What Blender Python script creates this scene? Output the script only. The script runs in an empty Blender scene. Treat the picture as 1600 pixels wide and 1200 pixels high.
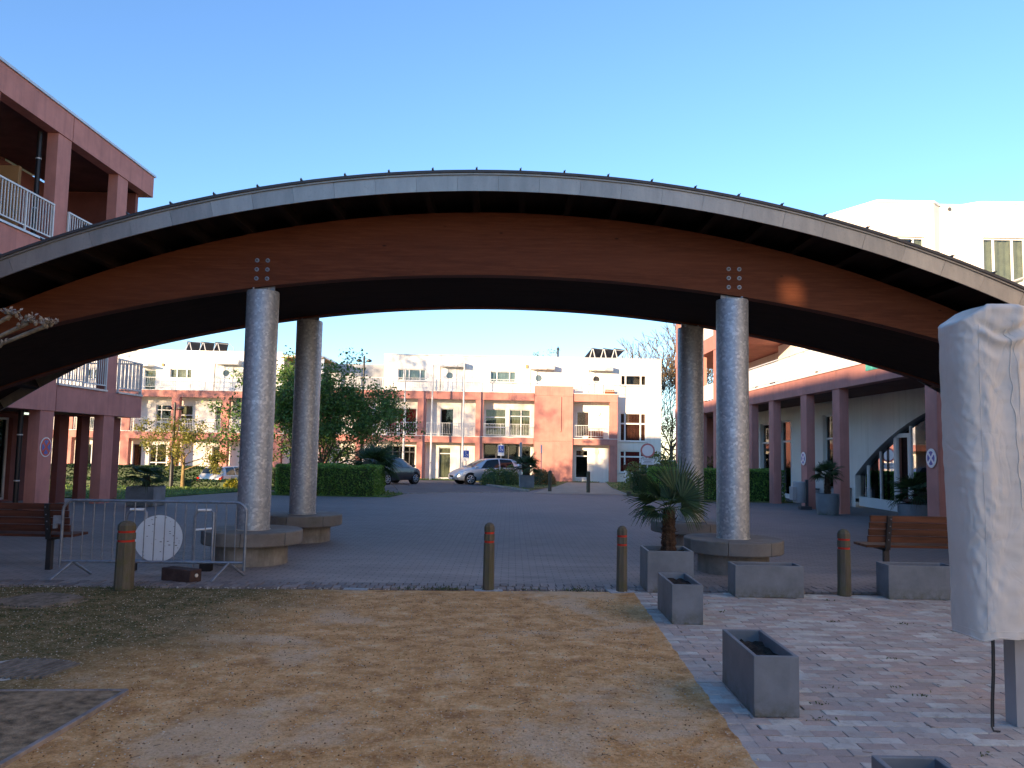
import bpy, bmesh, math, random
import numpy as np
from mathutils import Vector, Matrix, Euler, noise as mnoise
R = math.radians
random.seed(7); rng = np.random.default_rng(11)
SC = bpy.context.scene
COL = SC.collection
# ------------------------------------------------------------------ camera
F, CAMH, HY, RHO = 1250.0, 1.7, 101.0, 0.0185
PITCH = math.atan(HY / F)
cam_d = bpy.data.cameras.new('camera'); cam = bpy.data.objects.new('camera', cam_d); COL.objects.link(cam)
cam_d.sensor_width = 36; cam_d.lens = 36 * F / 1600; cam_d.clip_start = 0.05; cam_d.clip_end = 2000
_f = Vector((0, math.cos(PITCH), math.sin(PITCH))); _u = Vector((0, -math.sin(PITCH), math.cos(PITCH)))
_r = Vector((1, 0, 0)) * math.cos(RHO) + _u * math.sin(RHO); _v = _u * math.cos(RHO) - Vector((1, 0, 0)) * math.sin(RHO)
mw = Matrix.Identity(4)
for i in range(3): mw[i][0], mw[i][1], mw[i][2] = _r[i], _v[i], -_f[i]
mw[2][3] = CAMH
cam.matrix_world = mw
SC.camera = cam
# ------------------------------------------------------------------ sky, sun, exposure
SUN_E, SUN_A = R(9.4), math.atan2(0.587, 0.81)      # light travels towards (+x, +y)
SUN_DIR = Vector((-math.sin(SUN_A) * math.cos(SUN_E), -math.cos(SUN_A) * math.cos(SUN_E), math.sin(SUN_E)))
W = bpy.data.worlds.new('World'); SC.world = W; W.use_nodes = True
nt = W.node_tree; bg = nt.nodes['Background']
sky = nt.nodes.new('ShaderNodeTexSky'); sky.sky_type = 'NISHITA'; sky.sun_disc = False
sky.sun_elevation = SUN_E; sky.sun_rotation = math.atan2(SUN_DIR.x, SUN_DIR.y)
sky.air_density = 1.0; sky.dust_density = 0.0; sky.ozone_density = 3.8
tn = nt.nodes.new('ShaderNodeMix'); tn.data_type = 'RGBA'; tn.blend_type = 'MULTIPLY'; tn.inputs[0].default_value = 1; tn.inputs[7].default_value = (0.96, 0.91, 0.95, 1)
nt.links.new(sky.outputs[0], tn.inputs[6]); nt.links.new(tn.outputs[2], bg.inputs[0]); bg.inputs[1].default_value = 0.15
sd = bpy.data.lights.new('sun', 'SUN'); sd.energy = 4.2; sd.angle = R(0.6); sd.color = (1.0, 0.72, 0.44)
so = bpy.data.objects.new('sun', sd); COL.objects.link(so); so.location = (-30, -40, 30)
so.rotation_euler = SUN_DIR.to_track_quat('Z', 'Y').to_euler()
SC.view_settings.view_transform = 'Standard'; SC.view_settings.look = 'None'
SC.view_settings.gamma = 1; SC.view_settings.use_curve_mapping = False
SC.view_settings.exposure = 1.6
SC.cycles.max_bounces = 6; SC.cycles.transparent_max_bounces = 12
SC.cycles.use_denoising = True; SC.cycles.sample_clamp_indirect = 6
# ------------------------------------------------------------------ pixels of the photograph (1600 x 1200) to points
def ray(px, py):
    u = (px - 800) / F; v = (600 - py) / F
    return _f + _r * u + _v * v
def gz(x, y):
    z = -max(0.0, y - 22) * 0.017
    if y > 33.5:
        k = min(1, max(0, (-8.5 - x) / 2.5)); s = min(1, max(0, (y - 33.5) / 7.0)); t = 1 - min(1, max(0, (y - 50) / 8))
        z -= 0.70 * k * s * t
    return z
def at(px, py, Y):
    d = ray(px, py); t = Y / d.y
    return Vector((d.x * t, Y, CAMH + d.z * t))
def atx(px, py, X):
    d = ray(px, py); t = X / d.x
    return Vector((X, d.y * t, CAMH + d.z * t))
def gp(px, py, off=0.0):
    d = ray(px, py); z = off
    for _ in range(40):
        t = (z - CAMH) / d.z; z = gz(d.x * t, d.y * t) + off
    return Vector((d.x * t, d.y * t, z))
# ------------------------------------------------------------------ materials
MATS = {}
class NT:
    def __init__(s, name):
        s.m = bpy.data.materials.new(name); s.m.use_nodes = True; s.t = s.m.node_tree
        s.b = s.t.nodes['Principled BSDF']; s.o = s.t.nodes['Material Output']; MATS[name] = s.m
    def n(s, t, **k):
        x = s.t.nodes.new(t)
        for a, v in k.items(): setattr(x, a, v)
        return x
    def l(s, a, b): s.t.links.new(a, b)
    def vec(s, kind='Object', scale=(1, 1, 1)):
        if kind == 'World': o = s.n('ShaderNodeNewGeometry').outputs['Position']
        else: o = s.n('ShaderNodeTexCoord').outputs[kind]
        if scale == (1, 1, 1): return o
        mp = s.n('ShaderNodeMapping'); mp.inputs['Scale'].default_value = scale; s.l(o, mp.inputs[0]); return mp.outputs[0]
    def noise(s, v, scale, detail=6, rough=0.6, dist=0.0, rand=True):
        x = s.n('ShaderNodeTexNoise', noise_dimensions='4D'); s.l(v, x.inputs['Vector'])
        x.inputs['Scale'].default_value = scale; x.inputs['Detail'].default_value = detail
        x.inputs['Roughness'].default_value = rough; x.inputs['Distortion'].default_value = dist
        if rand:
            oi = s.n('ShaderNodeObjectInfo'); mu = s.n('ShaderNodeMath', operation='MULTIPLY'); mu.inputs[1].default_value = 13.0
            s.l(oi.outputs['Random'], mu.inputs[0]); s.l(mu.outputs[0], x.inputs['W'])
        return x.outputs['Fac']
    def ramp(s, f, stops, interp='LINEAR'):
        r = s.n('ShaderNodeValToRGB'); r.color_ramp.interpolation = interp
        e = r.color_ramp.elements
        while len(e) < len(stops): e.new(0.5)
        for q, (p, c) in zip(e, stops):
            q.position = p; q.color = (*c, 1) if len(c) == 3 else c
        s.l(f, r.inputs[0]); return r.outputs[0]
    def mix(s, f, a, b, mode='MIX'):
        x = s.n('ShaderNodeMix', data_type='RGBA', blend_type=mode)
        for i, v in ((0, f), (6, a), (7, b)):
            if isinstance(v, (int, float)): x.inputs[i].default_value = v
            elif isinstance(v, tuple): x.inputs[i].default_value = (*v, 1)
            else: s.l(v, x.inputs[i])
        return x.outputs[2]
    def val(s, f, a, b, lo=0.0, hi=1.0):
        x = s.n('ShaderNodeMapRange'); s.l(f, x.inputs[0])
        for i, v in enumerate((a, b, lo, hi)): x.inputs[i + 1].default_value = v
        return x.outputs[0]
    def bump(s, h, strength=0.3, dist=0.02, nrm=None):
        x = s.n('ShaderNodeBump'); x.inputs['Strength'].default_value = strength; x.inputs['Distance'].default_value = dist
        s.l(h, x.inputs['Height'])
        if nrm is not None: s.l(nrm, x.inputs['Normal'])
        s.l(x.outputs[0], s.b.inputs['Normal']); return x.outputs[0]
    def col(s, c):
        if isinstance(c, tuple): s.b.inputs['Base Color'].default_value = (*c, 1)
        else: s.l(c, s.b.inputs['Base Color'])
    def set(s, **k):
        for a, v in k.items():
            a = a.replace('_', ' ')
            if isinstance(v, (int, float, tuple)): s.b.inputs[a].default_value = v
            else: s.l(v, s.b.inputs[a])
def sc(c, k): return tuple(min(1, x * k) for x in c)
def simple(name, c, rough=0.7, var=0.18, scale=6, bump=0.15, bscale=60, metal=0.0, kind='Object', stretch=(1, 1, 1), dirt=0.0, dirtc=(0.05, 0.045, 0.035), bd=0.01, streak=0.0):
    k = NT(name); v = k.vec(kind, stretch)
    base = k.ramp(k.noise(v, scale, 8, 0.62), [(0.38, sc(c, 1 - var)), (0.62, sc(c, 1 + var))])
    if dirt:
        d = k.val(k.noise(v, scale * 0.35, 7, 0.7), 0.48, 0.72, 0, dirt); base = k.mix(d, base, dirtc)
    if streak:
        st_ = k.val(k.noise(k.vec(kind, (5, 5, 0.22)), 1.0, 6, 0.7), 0.50, 0.66, 0, streak); base = k.mix(st_, base, dirtc)
    k.col(base); k.set(Roughness=rough, Metallic=metal, Specular_IOR_Level=0.5 if rough < 0.6 and 'wood' not in name else 0.2)
    if bump: k.bump(k.noise(k.vec(kind), bscale, 4, 0.6), bump, bd)
    return k.m
PINK = (0.51, 0.225, 0.185)
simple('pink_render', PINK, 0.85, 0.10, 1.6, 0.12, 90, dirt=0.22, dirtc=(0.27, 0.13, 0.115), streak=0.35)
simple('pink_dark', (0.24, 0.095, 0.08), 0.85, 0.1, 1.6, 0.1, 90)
simple('white_render', (0.84, 0.80, 0.73), 0.85, 0.03, 0.8, 0.05, 80, dirt=0.10, dirtc=(0.55, 0.51, 0.44), streak=0.3)
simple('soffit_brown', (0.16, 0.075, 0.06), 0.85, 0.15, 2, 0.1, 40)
simple('interior', (0.035, 0.033, 0.035), 0.9, 0.3, 1.0, 0)
simple('white_frame', (0.78, 0.78, 0.76), 0.4, 0.03, 3, 0)
simple('dark_frame', (0.07, 0.07, 0.075), 0.45, 0.05, 3, 0)
simple('grey_paint', (0.33, 0.34, 0.35), 0.45, 0.08, 3, 0)
simple('pale_metal', (0.62, 0.62, 0.60), 0.45, 0.06, 4, 0)
simple('black_metal', (0.018, 0.018, 0.02), 0.45, 0.1, 5, 0.05)
simple('coping', (0.46, 0.47, 0.48), 0.4, 0.08, 3, 0, metal=0.3)
simple('white_panel', (0.82, 0.80, 0.75), 0.5, 0.03, 2, 0)
simple('curtain_red', (0.30, 0.02, 0.03), 0.9, 0.2, 4, 0)
simple('curtain_brown', (0.16, 0.055, 0.04), 0.9, 0.25, 4, 0)
simple('curtain_blue', (0.42, 0.52, 0.55), 0.9, 0.12, 4, 0)
simple('curtain_beige', (0.42, 0.40, 0.27), 0.9, 0.15, 4, 0)
simple('curtain_white', (0.6, 0.58, 0.5), 0.9, 0.12, 4, 0)
simple('ochre_render', (0.45, 0.27, 0.12), 0.85, 0.1, 2, 0.1)
simple('dark_gravel', (0.25, 0.18, 0.11), 0.95, 0.5, 9, 0.8, 40, kind='World', bd=0.03)
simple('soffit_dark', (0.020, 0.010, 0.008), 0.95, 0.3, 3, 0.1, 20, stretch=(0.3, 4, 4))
simple('gravel_brown', (0.17, 0.095, 0.045), 0.95, 0.3, 9, 0.2, 40)
simple('gravel_pale', (0.66, 0.55, 0.40), 0.95, 0.2, 9, 0.2, 40)
simple('soil', (0.035, 0.026, 0.02), 0.95, 0.5, 14, 0.9, 30, bd=0.04)
simple('rubber', (0.02, 0.02, 0.021), 0.8, 0.2, 8, 0.1)
simple('alloy', (0.55, 0.56, 0.57), 0.3, 0.05, 4, 0, metal=0.8)
simple('stone_white', (0.5, 0.48, 0.43), 0.85, 0.25, 8, 0.3)
simple('red_paint', (0.42, 0.035, 0.02), 0.6, 0.2, 12, 0.05)
simple('sign_red', (0.45, 0.02, 0.025), 0.35, 0.05, 4, 0)
simple('sign_red_pale', (0.52, 0.16, 0.15), 0.4, 0.08, 4, 0)
simple('sign_blue', (0.02, 0.07, 0.36), 0.35, 0.05, 4, 0)
simple('sign_white', (0.75, 0.76, 0.76), 0.35, 0.04, 4, 0)
simple('sign_back', (0.52, 0.58, 0.64), 0.4, 0.04, 3, 0.02)
simple('print_dark', (0.06, 0.06, 0.07), 0.6, 0.05, 4, 0)
simple('print_teal', (0.10, 0.45, 0.35), 0.6, 0.3, 5, 0)
simple('block_brown', (0.055, 0.035, 0.032), 0.75, 0.25, 9, 0.25, 60)
simple('bark', (0.12, 0.095, 0.07), 0.9, 0.4, 9, 0.7, 24, stretch=(1, 1, 0.3), bd=0.03)
simple('bark_pale', (0.17, 0.145, 0.11), 0.9, 0.45, 7, 0.6, 22, bd=0.03)
simple('bark_ochre', (0.26, 0.19, 0.09), 0.9, 0.3, 9, 0.4, 24)
simple('palm_fibre', (0.07, 0.042, 0.026), 0.95, 0.5, 26, 1.0, 40, stretch=(1, 1, 0.4), bd=0.05)
simple('terracotta', (0.32, 0.11, 0.05), 0.8, 0.15, 5, 0.1)
simple('asphalt_bed', (0.05, 0.05, 0.055), 0.9, 0.3, 30, 0.4, 150)
# hot-dip galvanised steel
k = NT('galvanised'); v = k.vec('Object')
vo = k.n('ShaderNodeTexVoronoi', feature='F1'); vo.inputs['Scale'].default_value = 30; k.l(v, vo.inputs['Vector'])
cell = k.n('ShaderNodeSeparateColor'); k.l(vo.outputs['Color'], cell.inputs[0])
c0 = k.ramp(cell.outputs[0], [(0.0, (0.30, 0.335, 0.37)), (0.75, (0.40, 0.435, 0.47)), (1.0, (0.56, 0.60, 0.63))])
c1 = k.mix(k.val(k.noise(v, 3.0, 6, 0.6), 0.35, 0.7, 0, 0.45), c0, (0.30, 0.325, 0.345))
k.col(c1); k.set(Metallic=0.6, Roughness=k.val(cell.outputs[1], 0, 1, 0.48, 0.62)); k.bump(cell.outputs[2], 0.06, 0.004)
# thin galvanised tube
simple('galv_tube', (0.20, 0.235, 0.285), 0.42, 0.18, 16, 0.05, 120, metal=0.5)
# glulam
k = NT('glulam'); v = k.vec('Object', (0.35, 5, 5))
g = k.noise(v, 6.5, 9, 0.68, 0.4)
base = k.ramp(g, [(0.25, (0.057, 0.016, 0.008)), (0.5, (0.097, 0.029, 0.013)), (0.78, (0.157, 0.053, 0.024))])
lay = k.noise(k.vec('Object', (0.10, 1, 1)), 2.2, 4, 0.6)
base = k.mix(k.val(lay, 0.45, 0.66, 0, 0.55), base, (0.133, 0.044, 0.021))
kn = k.n('ShaderNodeTexVoronoi', feature='F1'); kn.inputs['Scale'].default_value = 3.1; k.l(k.vec('Object', (0.6, 1.4, 1.4)), kn.inputs['Vector'])
base = k.mix(k.val(kn.outputs['Distance'], 0.03, 0.075, 0.85, 0.0), base, (0.018, 0.008, 0.007))
k.col(base); k.set(Roughness=0.6, Specular_IOR_Level=0.15); k.bump(g, 0.25, 0.01)
simple('purlin_wood', (0.010, 0.006, 0.005), 0.7, 0.35, 4, 0.2, 30, stretch=(3, 0.3, 3))
simple('deck_wood', (0.024, 0.013, 0.011), 0.8, 0.3, 3, 0.2, 30, stretch=(3, 0.3, 3))
# weathered zinc fascia
k = NT('zinc'); v = k.vec('World', (1, 1, 0.22))
s1 = k.noise(v, 5, 8, 0.7)
c0 = k.ramp(s1, [(0.3, (0.184, 0.187, 0.184)), (0.5, (0.269, 0.266, 0.251)), (0.68, (0.355, 0.343, 0.312))])
sp = k.noise(k.vec('World'), 34, 5, 0.75)
c0 = k.mix(k.val(sp, 0.55, 0.68, 0, 0.5), c0, (0.122, 0.128, 0.132))
oi = k.n('ShaderNodeObjectInfo'); c0 = k.mix(0.35, c0, k.ramp(oi.outputs['Random'], [(0, (0.196, 0.196, 0.190)), (1, (0.379, 0.367, 0.343))]))
k.col(c0); k.set(Roughness=0.42, Metallic=0.6); k.bump(sp, 0.05, 0.004)
simple('roof_cap', (0.035, 0.035, 0.04), 0.5, 0.2, 6, 0.1, 40)
# concrete
k = NT('concrete'); v = k.vec('Object')
a = k.noise(v, 3.2, 9, 0.68); b = k.noise(k.vec('Object', (1, 1, 0.15)), 7, 7, 0.7); c = k.noise(v, 90, 3, 0.6)
base = k.ramp(a, [(0.3, (0.14, 0.13, 0.115)), (0.55, (0.24, 0.225, 0.20)), (0.75, (0.33, 0.31, 0.28))])
base = k.mix(k.val(b, 0.5, 0.68, 0, 0.6), base, (0.10, 0.10, 0.075))
base = k.mix(k.val(c, 0.55, 0.7, 0, 0.35), base, (0.09, 0.085, 0.08))
k.col(base); k.set(Roughness=0.9); k.bump(c, 0.35, 0.01)
k = NT('seat_stone'); v = k.vec('Object'); oi = k.n('ShaderNodeObjectInfo')
a = k.noise(v, 4, 9, 0.7)
base = k.ramp(oi.outputs['Random'], [(0.0, (0.133, 0.113, 0.101)), (0.35, (0.156, 0.148, 0.140)), (0.7, (0.203, 0.199, 0.195)), (1.0, (0.164, 0.129, 0.113))])
base = k.mix(0.55, base, k.ramp(a, [(0.3, (0.078, 0.074, 0.062)), (0.7, (0.226, 0.211, 0.187))]))
base = k.mix(k.val(k.noise(v, 2.2, 6, 0.7), 0.52, 0.7, 0, 0.6), base, (0.094, 0.094, 0.047))
k.col(base); k.set(Roughness=0.85); k.bump(k.noise(v, 60, 4, 0.6), 0.3, 0.01)
# fibre-cement planters
k = NT('planter_grey'); v = k.vec('Object'); a = k.noise(v, 2.5, 7, 0.65); b = k.noise(k.vec('Object', (1, 1, 0.12)), 9, 6, 0.65)
base = k.ramp(a, [(0.38, (0.115, 0.134, 0.152)), (0.62, (0.175, 0.198, 0.22))])
base = k.mix(k.val(b, 0.55, 0.75, 0, 0.4), base, (0.21, 0.23, 0.25))
hz = k.n('ShaderNodeSeparateXYZ'); k.l(v, hz.inputs[0])
mo = k.n('ShaderNodeMath', operation='MULTIPLY'); k.l(k.val(hz.outputs[2], 0.0, 0.16, 1, 0), mo.inputs[0]); k.l(k.val(k.noise(v, 12, 6, 0.7), 0.4, 0.62), mo.inputs[1])
base = k.mix(mo.outputs[0], base, (0.075, 0.08, 0.05))
k.col(base); k.set(Roughness=0.6); k.bump(k.noise(v, 50, 4, 0.6), 0.12, 0.01)
# bench timber, bollard timber
simple('bench_wood', (0.10, 0.036, 0.018), 0.55, 0.4, 5, 0.25, 30, stretch=(0.25, 4, 4))
simple('bench_wood_dark', (0.075, 0.027, 0.017), 0.6, 0.4, 5, 0.25, 30, stretch=(0.25, 4, 4))
k = NT('bollard_wood'); v = k.vec('Object', (6, 6, 0.5)); a = k.noise(v, 5, 8, 0.65)
base = k.ramp(a, [(0.3, (0.055, 0.047, 0.034)), (0.7, (0.14, 0.12, 0.085))])
base = k.mix(k.val(k.noise(k.vec('Object'), 7, 7, 0.7), 0.45, 0.66, 0, 0.75), base, (0.085, 0.085, 0.028))
k.col(base); k.set(Roughness=0.85); k.bump(a, 0.6, 0.02)
# umbrella cover cloth
k = NT('cover_cloth'); v = k.vec('Object')
def crease(sc_, vec, dist):
    n_ = k.noise(vec, sc_, 3, 0.5, dist); a_ = k.n('ShaderNodeMath', operation='SUBTRACT'); a_.inputs[1].default_value = 0.5; k.l(n_, a_.inputs[0])
    b_ = k.n('ShaderNodeMath', operation='ABSOLUTE'); k.l(a_.outputs[0], b_.inputs[0]); return k.val(b_.outputs[0], 0.0, 0.05, 0, 1)
w1 = crease(2.4, k.vec('Object', (1.5, 1, 0.5)), 1.2); w2 = crease(6.5, k.vec('Object', (1, 1, 0.7)), 0.8)
base = k.ramp(k.noise(v, 2.5, 6, 0.6), [(0.38, (0.63, 0.585, 0.51)), (0.62, (0.71, 0.66, 0.58))])
base = k.mix(k.val(k.noise(k.vec('Object', (1, 1, 0.4)), 4, 8, 0.7), 0.58, 0.75, 0, 0.3), base, (0.56, 0.50, 0.43))
k.col(base); k.set(Roughness=0.8); nb = k.bump(w1, 0.22, 0.010)
x = k.n('ShaderNodeBump'); x.inputs['Strength'].default_value = 0.16; x.inputs['Distance'].default_value = 0.004
k.l(w2, x.inputs['Height']); k.l(nb, x.inputs['Normal']); k.l(x.outputs[0], k.b.inputs['Normal'])
# glass: see-through with a reflection
k = NT('glass'); k.t.nodes.remove(k.b)
tr = k.n('ShaderNodeBsdfTransparent'); tr.inputs[0].default_value = (0.72, 0.76, 0.76, 1)
gl = k.n('ShaderNodeBsdfGlossy'); gl.inputs['Roughness'].default_value = 0.02
fr = k.n('ShaderNodeFresnel'); fr.inputs[0].default_value = 1.5
ms = k.n('ShaderNodeMixShader'); k.l(fr.outputs[0], ms.inputs[0]); k.l(tr.outputs[0], ms.inputs[1]); k.l(gl.outputs[0], ms.inputs[2]); k.l(ms.outputs[0], k.o.inputs[0])
k = NT('car_glass'); k.col((0.012, 0.015, 0.018)); k.set(Roughness=0.04)
k = NT('car_glass_pale'); k.col((0.10, 0.14, 0.16)); k.set(Roughness=0.04)
k = NT('silver_paint'); k.col((0.60, 0.63, 0.66)); k.set(Roughness=0.32, Metallic=0.55, Coat_Weight=0.6)
k = NT('champagne_paint'); k.col((0.52, 0.50, 0.48)); k.set(Roughness=0.35, Metallic=0.4, Coat_Weight=0.6)
k = NT('anthracite_paint'); k.col((0.045, 0.043, 0.048)); k.set(Roughness=0.35, Metallic=0.3, Coat_Weight=0.6)
k = NT('lamp_red'); k.col((0.45, 0.02, 0.012)); k.set(Roughness=0.15)
k = NT('lamp_clear'); k.col((0.7, 0.72, 0.74)); k.set(Roughness=0.1, Metallic=0.5)
k = NT('solar_glass'); k.col((0.03, 0.035, 0.05)); k.set(Roughness=0.12)
k = NT('opal'); k.col((0.75, 0.74, 0.68)); k.set(Roughness=0.3)
# foliage
def foliage(name, dark, light, trans=0.25):
    k = NT(name); g = k.n('ShaderNodeNewGeometry')
    base = k.ramp(g.outputs['Random Per Island'], [(0.0, dark), (0.6, tuple((a + b) / 2 for a, b in zip(dark, light))), (1.0, light)])
    k.col(base); k.set(Roughness=0.55)
    td = k.n('ShaderNodeBsdfTranslucent'); k.l(base, td.inputs[0]); ms = k.n('ShaderNodeMixShader'); ms.inputs[0].default_value = trans
    k.l(k.b.outputs[0], ms.inputs[1]); k.l(td.outputs[0], ms.inputs[2]); k.l(ms.outputs[0], k.o.inputs[0])
foliage('leaf_dark', (0.040, 0.100, 0.022), (0.164, 0.300, 0.058))
foliage('leaf_hedge', (0.073, 0.173, 0.026), (0.237, 0.419, 0.073))
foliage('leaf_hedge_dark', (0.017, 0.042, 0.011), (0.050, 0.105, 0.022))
foliage('leaf_young', (0.12, 0.15, 0.025), (0.36, 0.33, 0.06), 0.4)
foliage('leaf_yellow', (0.24, 0.24, 0.02), (0.42, 0.38, 0.04), 0.4)
foliage('leaf_olive', (0.065, 0.111, 0.023), (0.208, 0.260, 0.065))
foliage('leaf_rust', (0.169, 0.091, 0.033), (0.390, 0.247, 0.078))
foliage('leaf_palm', (0.018, 0.045, 0.016), (0.055, 0.105, 0.032), 0.3)
foliage('grass_blade', (0.065, 0.130, 0.023), (0.234, 0.338, 0.072), 0.3)
foliage('weed', (0.03, 0.055, 0.012), (0.08, 0.11, 0.03), 0.2)
foliage('bud', (0.22, 0.19, 0.16), (0.42, 0.38, 0.33), 0.1)
# ------------------------------------------------------------------ ground materials
k = NT('gravel'); v = k.vec('World'); fl = k.vec('World', (0.85, 1, 1))
big = k.noise(fl, 0.9, 9, 0.68, 0.5, False); mid = k.noise(fl, 4.5, 8, 0.72, 0.3, False); fine = k.noise(v, 70, 4, 0.7, 0, False); gr = k.noise(v, 200, 2, 0.6, 0, False)
base = k.ramp(mid, [(0.36, (0.387, 0.190, 0.068)), (0.47, (0.620, 0.333, 0.121)), (0.56, (0.775, 0.457, 0.200)), (0.66, (0.833, 0.665, 0.378))])
base = k.mix(k.val(big, 0.52, 0.60, 0, 0.7), base, (0.72, 0.55, 0.36))
base = k.mix(k.val(k.noise(fl, 1.7, 8, 0.7, 0.6, False), 0.56, 0.70, 0, 0.6), base, (0.540, 0.279, 0.083))
wv = k.noise(k.vec('World', (2.2, 0.9, 1)), 6.5, 9, 0.75, 0.2, False)
base = k.mix(k.val(wv, 0.55, 0.63, 0, 0.7), base, (0.756, 0.539, 0.266))
# moss on the left side
px = k.n('ShaderNodeSeparateXYZ'); k.l(v, px.inputs[0])
edge = k.n('ShaderNodeMath', operation='ADD'); k.l(px.outputs[0], edge.inputs[0])
mn = k.n('ShaderNodeMath', operation='MULTIPLY'); mn.inputs[1].default_value = 2.6; k.l(k.noise(v, 0.8, 8, 0.72, 0.3, False), mn.inputs[0]); k.l(mn.outputs[0], edge.inputs[1])
gy = k.n('ShaderNodeMath', operation='MULTIPLY'); gy.inputs[1].default_value = -0.22; k.l(px.outputs[1], gy.inputs[0])
ed2 = k.n('ShaderNodeMath', operation='ADD'); k.l(edge.outputs[0], ed2.inputs[0]); k.l(gy.outputs[0], ed2.inputs[1])
mossy = k.val(ed2.outputs[0], -2.3, -3.7, 0, 1)
mcol = k.ramp(k.noise(v, 5, 8, 0.75, 0.2, False), [(0.38, (0.045, 0.055, 0.012)), (0.48, (0.11, 0.10, 0.03)), (0.57, (0.22, 0.16, 0.07)), (0.68, (0.40, 0.33, 0.21))])
base = k.mix(mossy, base, mcol)
sp2 = k.noise(v, 26, 5, 0.75, 0, False)
base = k.mix(k.val(sp2, 0.52, 0.64, 0, 0.38), base, (0.24, 0.13, 0.055))
base = k.mix(k.val(sp2, 0.47, 0.36, 0, 0.32), base, (0.78, 0.60, 0.40))
sp3 = k.noise(v, 48, 3, 0.7, 0, False)
base = k.mix(k.val(sp3, 0.54, 0.66, 0, 0.42), base, (0.20, 0.11, 0.05))
base = k.mix(k.val(sp3, 0.45, 0.36, 0, 0.38), base, (0.80, 0.64, 0.44))
base = k.mix(k.val(fine, 0.56, 0.70, 0, 0.6), base, (0.17, 0.10, 0.05))
base = k.mix(k.val(gr, 0.66, 0.74, 0, 0.7), base, (0.72, 0.63, 0.5))
k.col(base); k.set(Roughness=0.95, Specular_IOR_Level=0.2)
ad = k.n('ShaderNodeMath', operation='ADD'); k.l(fine, ad.inputs[0]); k.l(sp3, ad.inputs[1]); k.bump(ad.outputs[0], 0.9, 0.02)
k = NT('road_clinker'); v = k.vec('World')
br = k.n('ShaderNodeTexBrick'); br.inputs['Scale'].default_value = 1.0; br.inputs['Brick Width'].default_value = 0.2; br.inputs['Row Height'].default_value = 0.1
br.inputs['Mortar Size'].default_value = 0.007; br.inputs['Mortar Smooth'].default_value = 0.4
br.inputs['Color1'].default_value = (0.125, 0.110, 0.103, 1); br.inputs['Color2'].default_value = (0.163, 0.146, 0.138, 1); br.inputs['Mortar'].default_value = (0.065, 0.06, 0.06, 1)
k.l(v, br.inputs[0])
base = k.mix(k.val(k.noise(k.vec('World', (0.5, 1, 1)), 0.5, 8, 0.65, 0.4, False), 0.4, 0.68, 0, 0.6), br.outputs[0], (0.17, 0.15, 0.148))
base = k.mix(k.val(k.noise(k.vec('World', (0.25, 1, 1)), 2.0, 8, 0.7, 0.4, False), 0.56, 0.72, 0, 0.5), base, (0.195, 0.175, 0.17))
rx = k.n('ShaderNodeSeparateXYZ'); k.l(v, rx.inputs[0])
dz = k.n('ShaderNodeMath', operation='MULTIPLY'); k.l(k.val(rx.outputs[1], 14.5, 11.5, 0, 0.75), dz.inputs[0]); k.l(k.val(k.noise(k.vec('World', (0.35, 1, 1)), 1.1, 7, 0.7, 0.3, False), 0.3, 0.6), dz.inputs[1])
base = k.mix(dz.outputs[0], base, (0.34, 0.29, 0.265))
base = k.mix(k.val(k.noise(v, 0.22, 5, 0.6, 0, False), 0.5, 0.65, 0, 0.5), base, (0.085, 0.083, 0.09))
base = k.mix(k.val(k.noise(v, 55, 4, 0.7, 0, False), 0.6, 0.72, 0, 0.4), base, (0.07, 0.065, 0.065))
mj = k.n('ShaderNodeMath', operation='MULTIPLY'); mj.inputs[1].default_value = 0.55; k.l(br.outputs['Fac'], mj.inputs[0]); base = k.mix(mj.outputs[0], base, (0.05, 0.047, 0.047))
hs_ = k.n('ShaderNodeHueSaturation'); k.l(base, hs_.inputs['Color']); hs_.inputs['Value'].default_value = 1.12; base = hs_.outputs[0]
k.col(base); k.set(Roughness=0.75)
ad = k.n('ShaderNodeMath', operation='SUBTRACT'); k.l(k.noise(v, 60, 4, 0.7, 0, False), ad.inputs[0]); k.l(br.outputs['Fac'], ad.inputs[1]); k.bump(ad.outputs[0], 0.3, 0.006)
k = NT('sett'); v = k.vec('Object'); oi = k.n('ShaderNodeObjectInfo')
base = k.ramp(oi.outputs['Random'], [(0, (0.15, 0.13, 0.125)), (0.5, (0.20, 0.172, 0.165)), (1, (0.26, 0.225, 0.21))])
base = k.mix(k.val(k.noise(v, 30, 6, 0.7), 0.5, 0.7, 0, 0.5), base, (0.07, 0.065, 0.06)); k.col(base); k.set(Roughness=0.75); k.bump(k.noise(v, 80, 4, 0.6), 0.3, 0.006)
def paver_mat(name, perisland):
    k = NT(name); v = k.vec('World')
    rnd = k.n('ShaderNodeNewGeometry').outputs['Random Per Island'] if perisland else k.n('ShaderNodeObjectInfo').outputs['Random']
    base = k.ramp(rnd, [(0.0, (0.309, 0.268, 0.247)), (0.2, (0.427, 0.349, 0.313)), (0.4, (0.394, 0.385, 0.362)), (0.55, (0.486, 0.385, 0.330)), (0.72, (0.469, 0.476, 0.445)), (0.88, (0.587, 0.601, 0.552)), (1.0, (0.452, 0.333, 0.281))])
    base = k.mix(k.val(k.noise(v, 2.2, 8, 0.7, 0.2, False), 0.42, 0.6, 0, 0.5), base, (0.285, 0.259, 0.232))
    base = k.mix(k.val(k.noise(v, 16, 8, 0.75, 0, False), 0.5, 0.62, 0, 0.45), base, (0.234, 0.207, 0.174))
    base = k.mix(k.val(k.noise(v, 110, 3, 0.7, 0, False), 0.56, 0.7, 0, 0.4), base, (0.638, 0.627, 0.560))
    k.col(base); k.set(Roughness=0.8); k.bump(k.noise(v, 90, 5, 0.7, 0, False), 0.4, 0.006)
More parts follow.
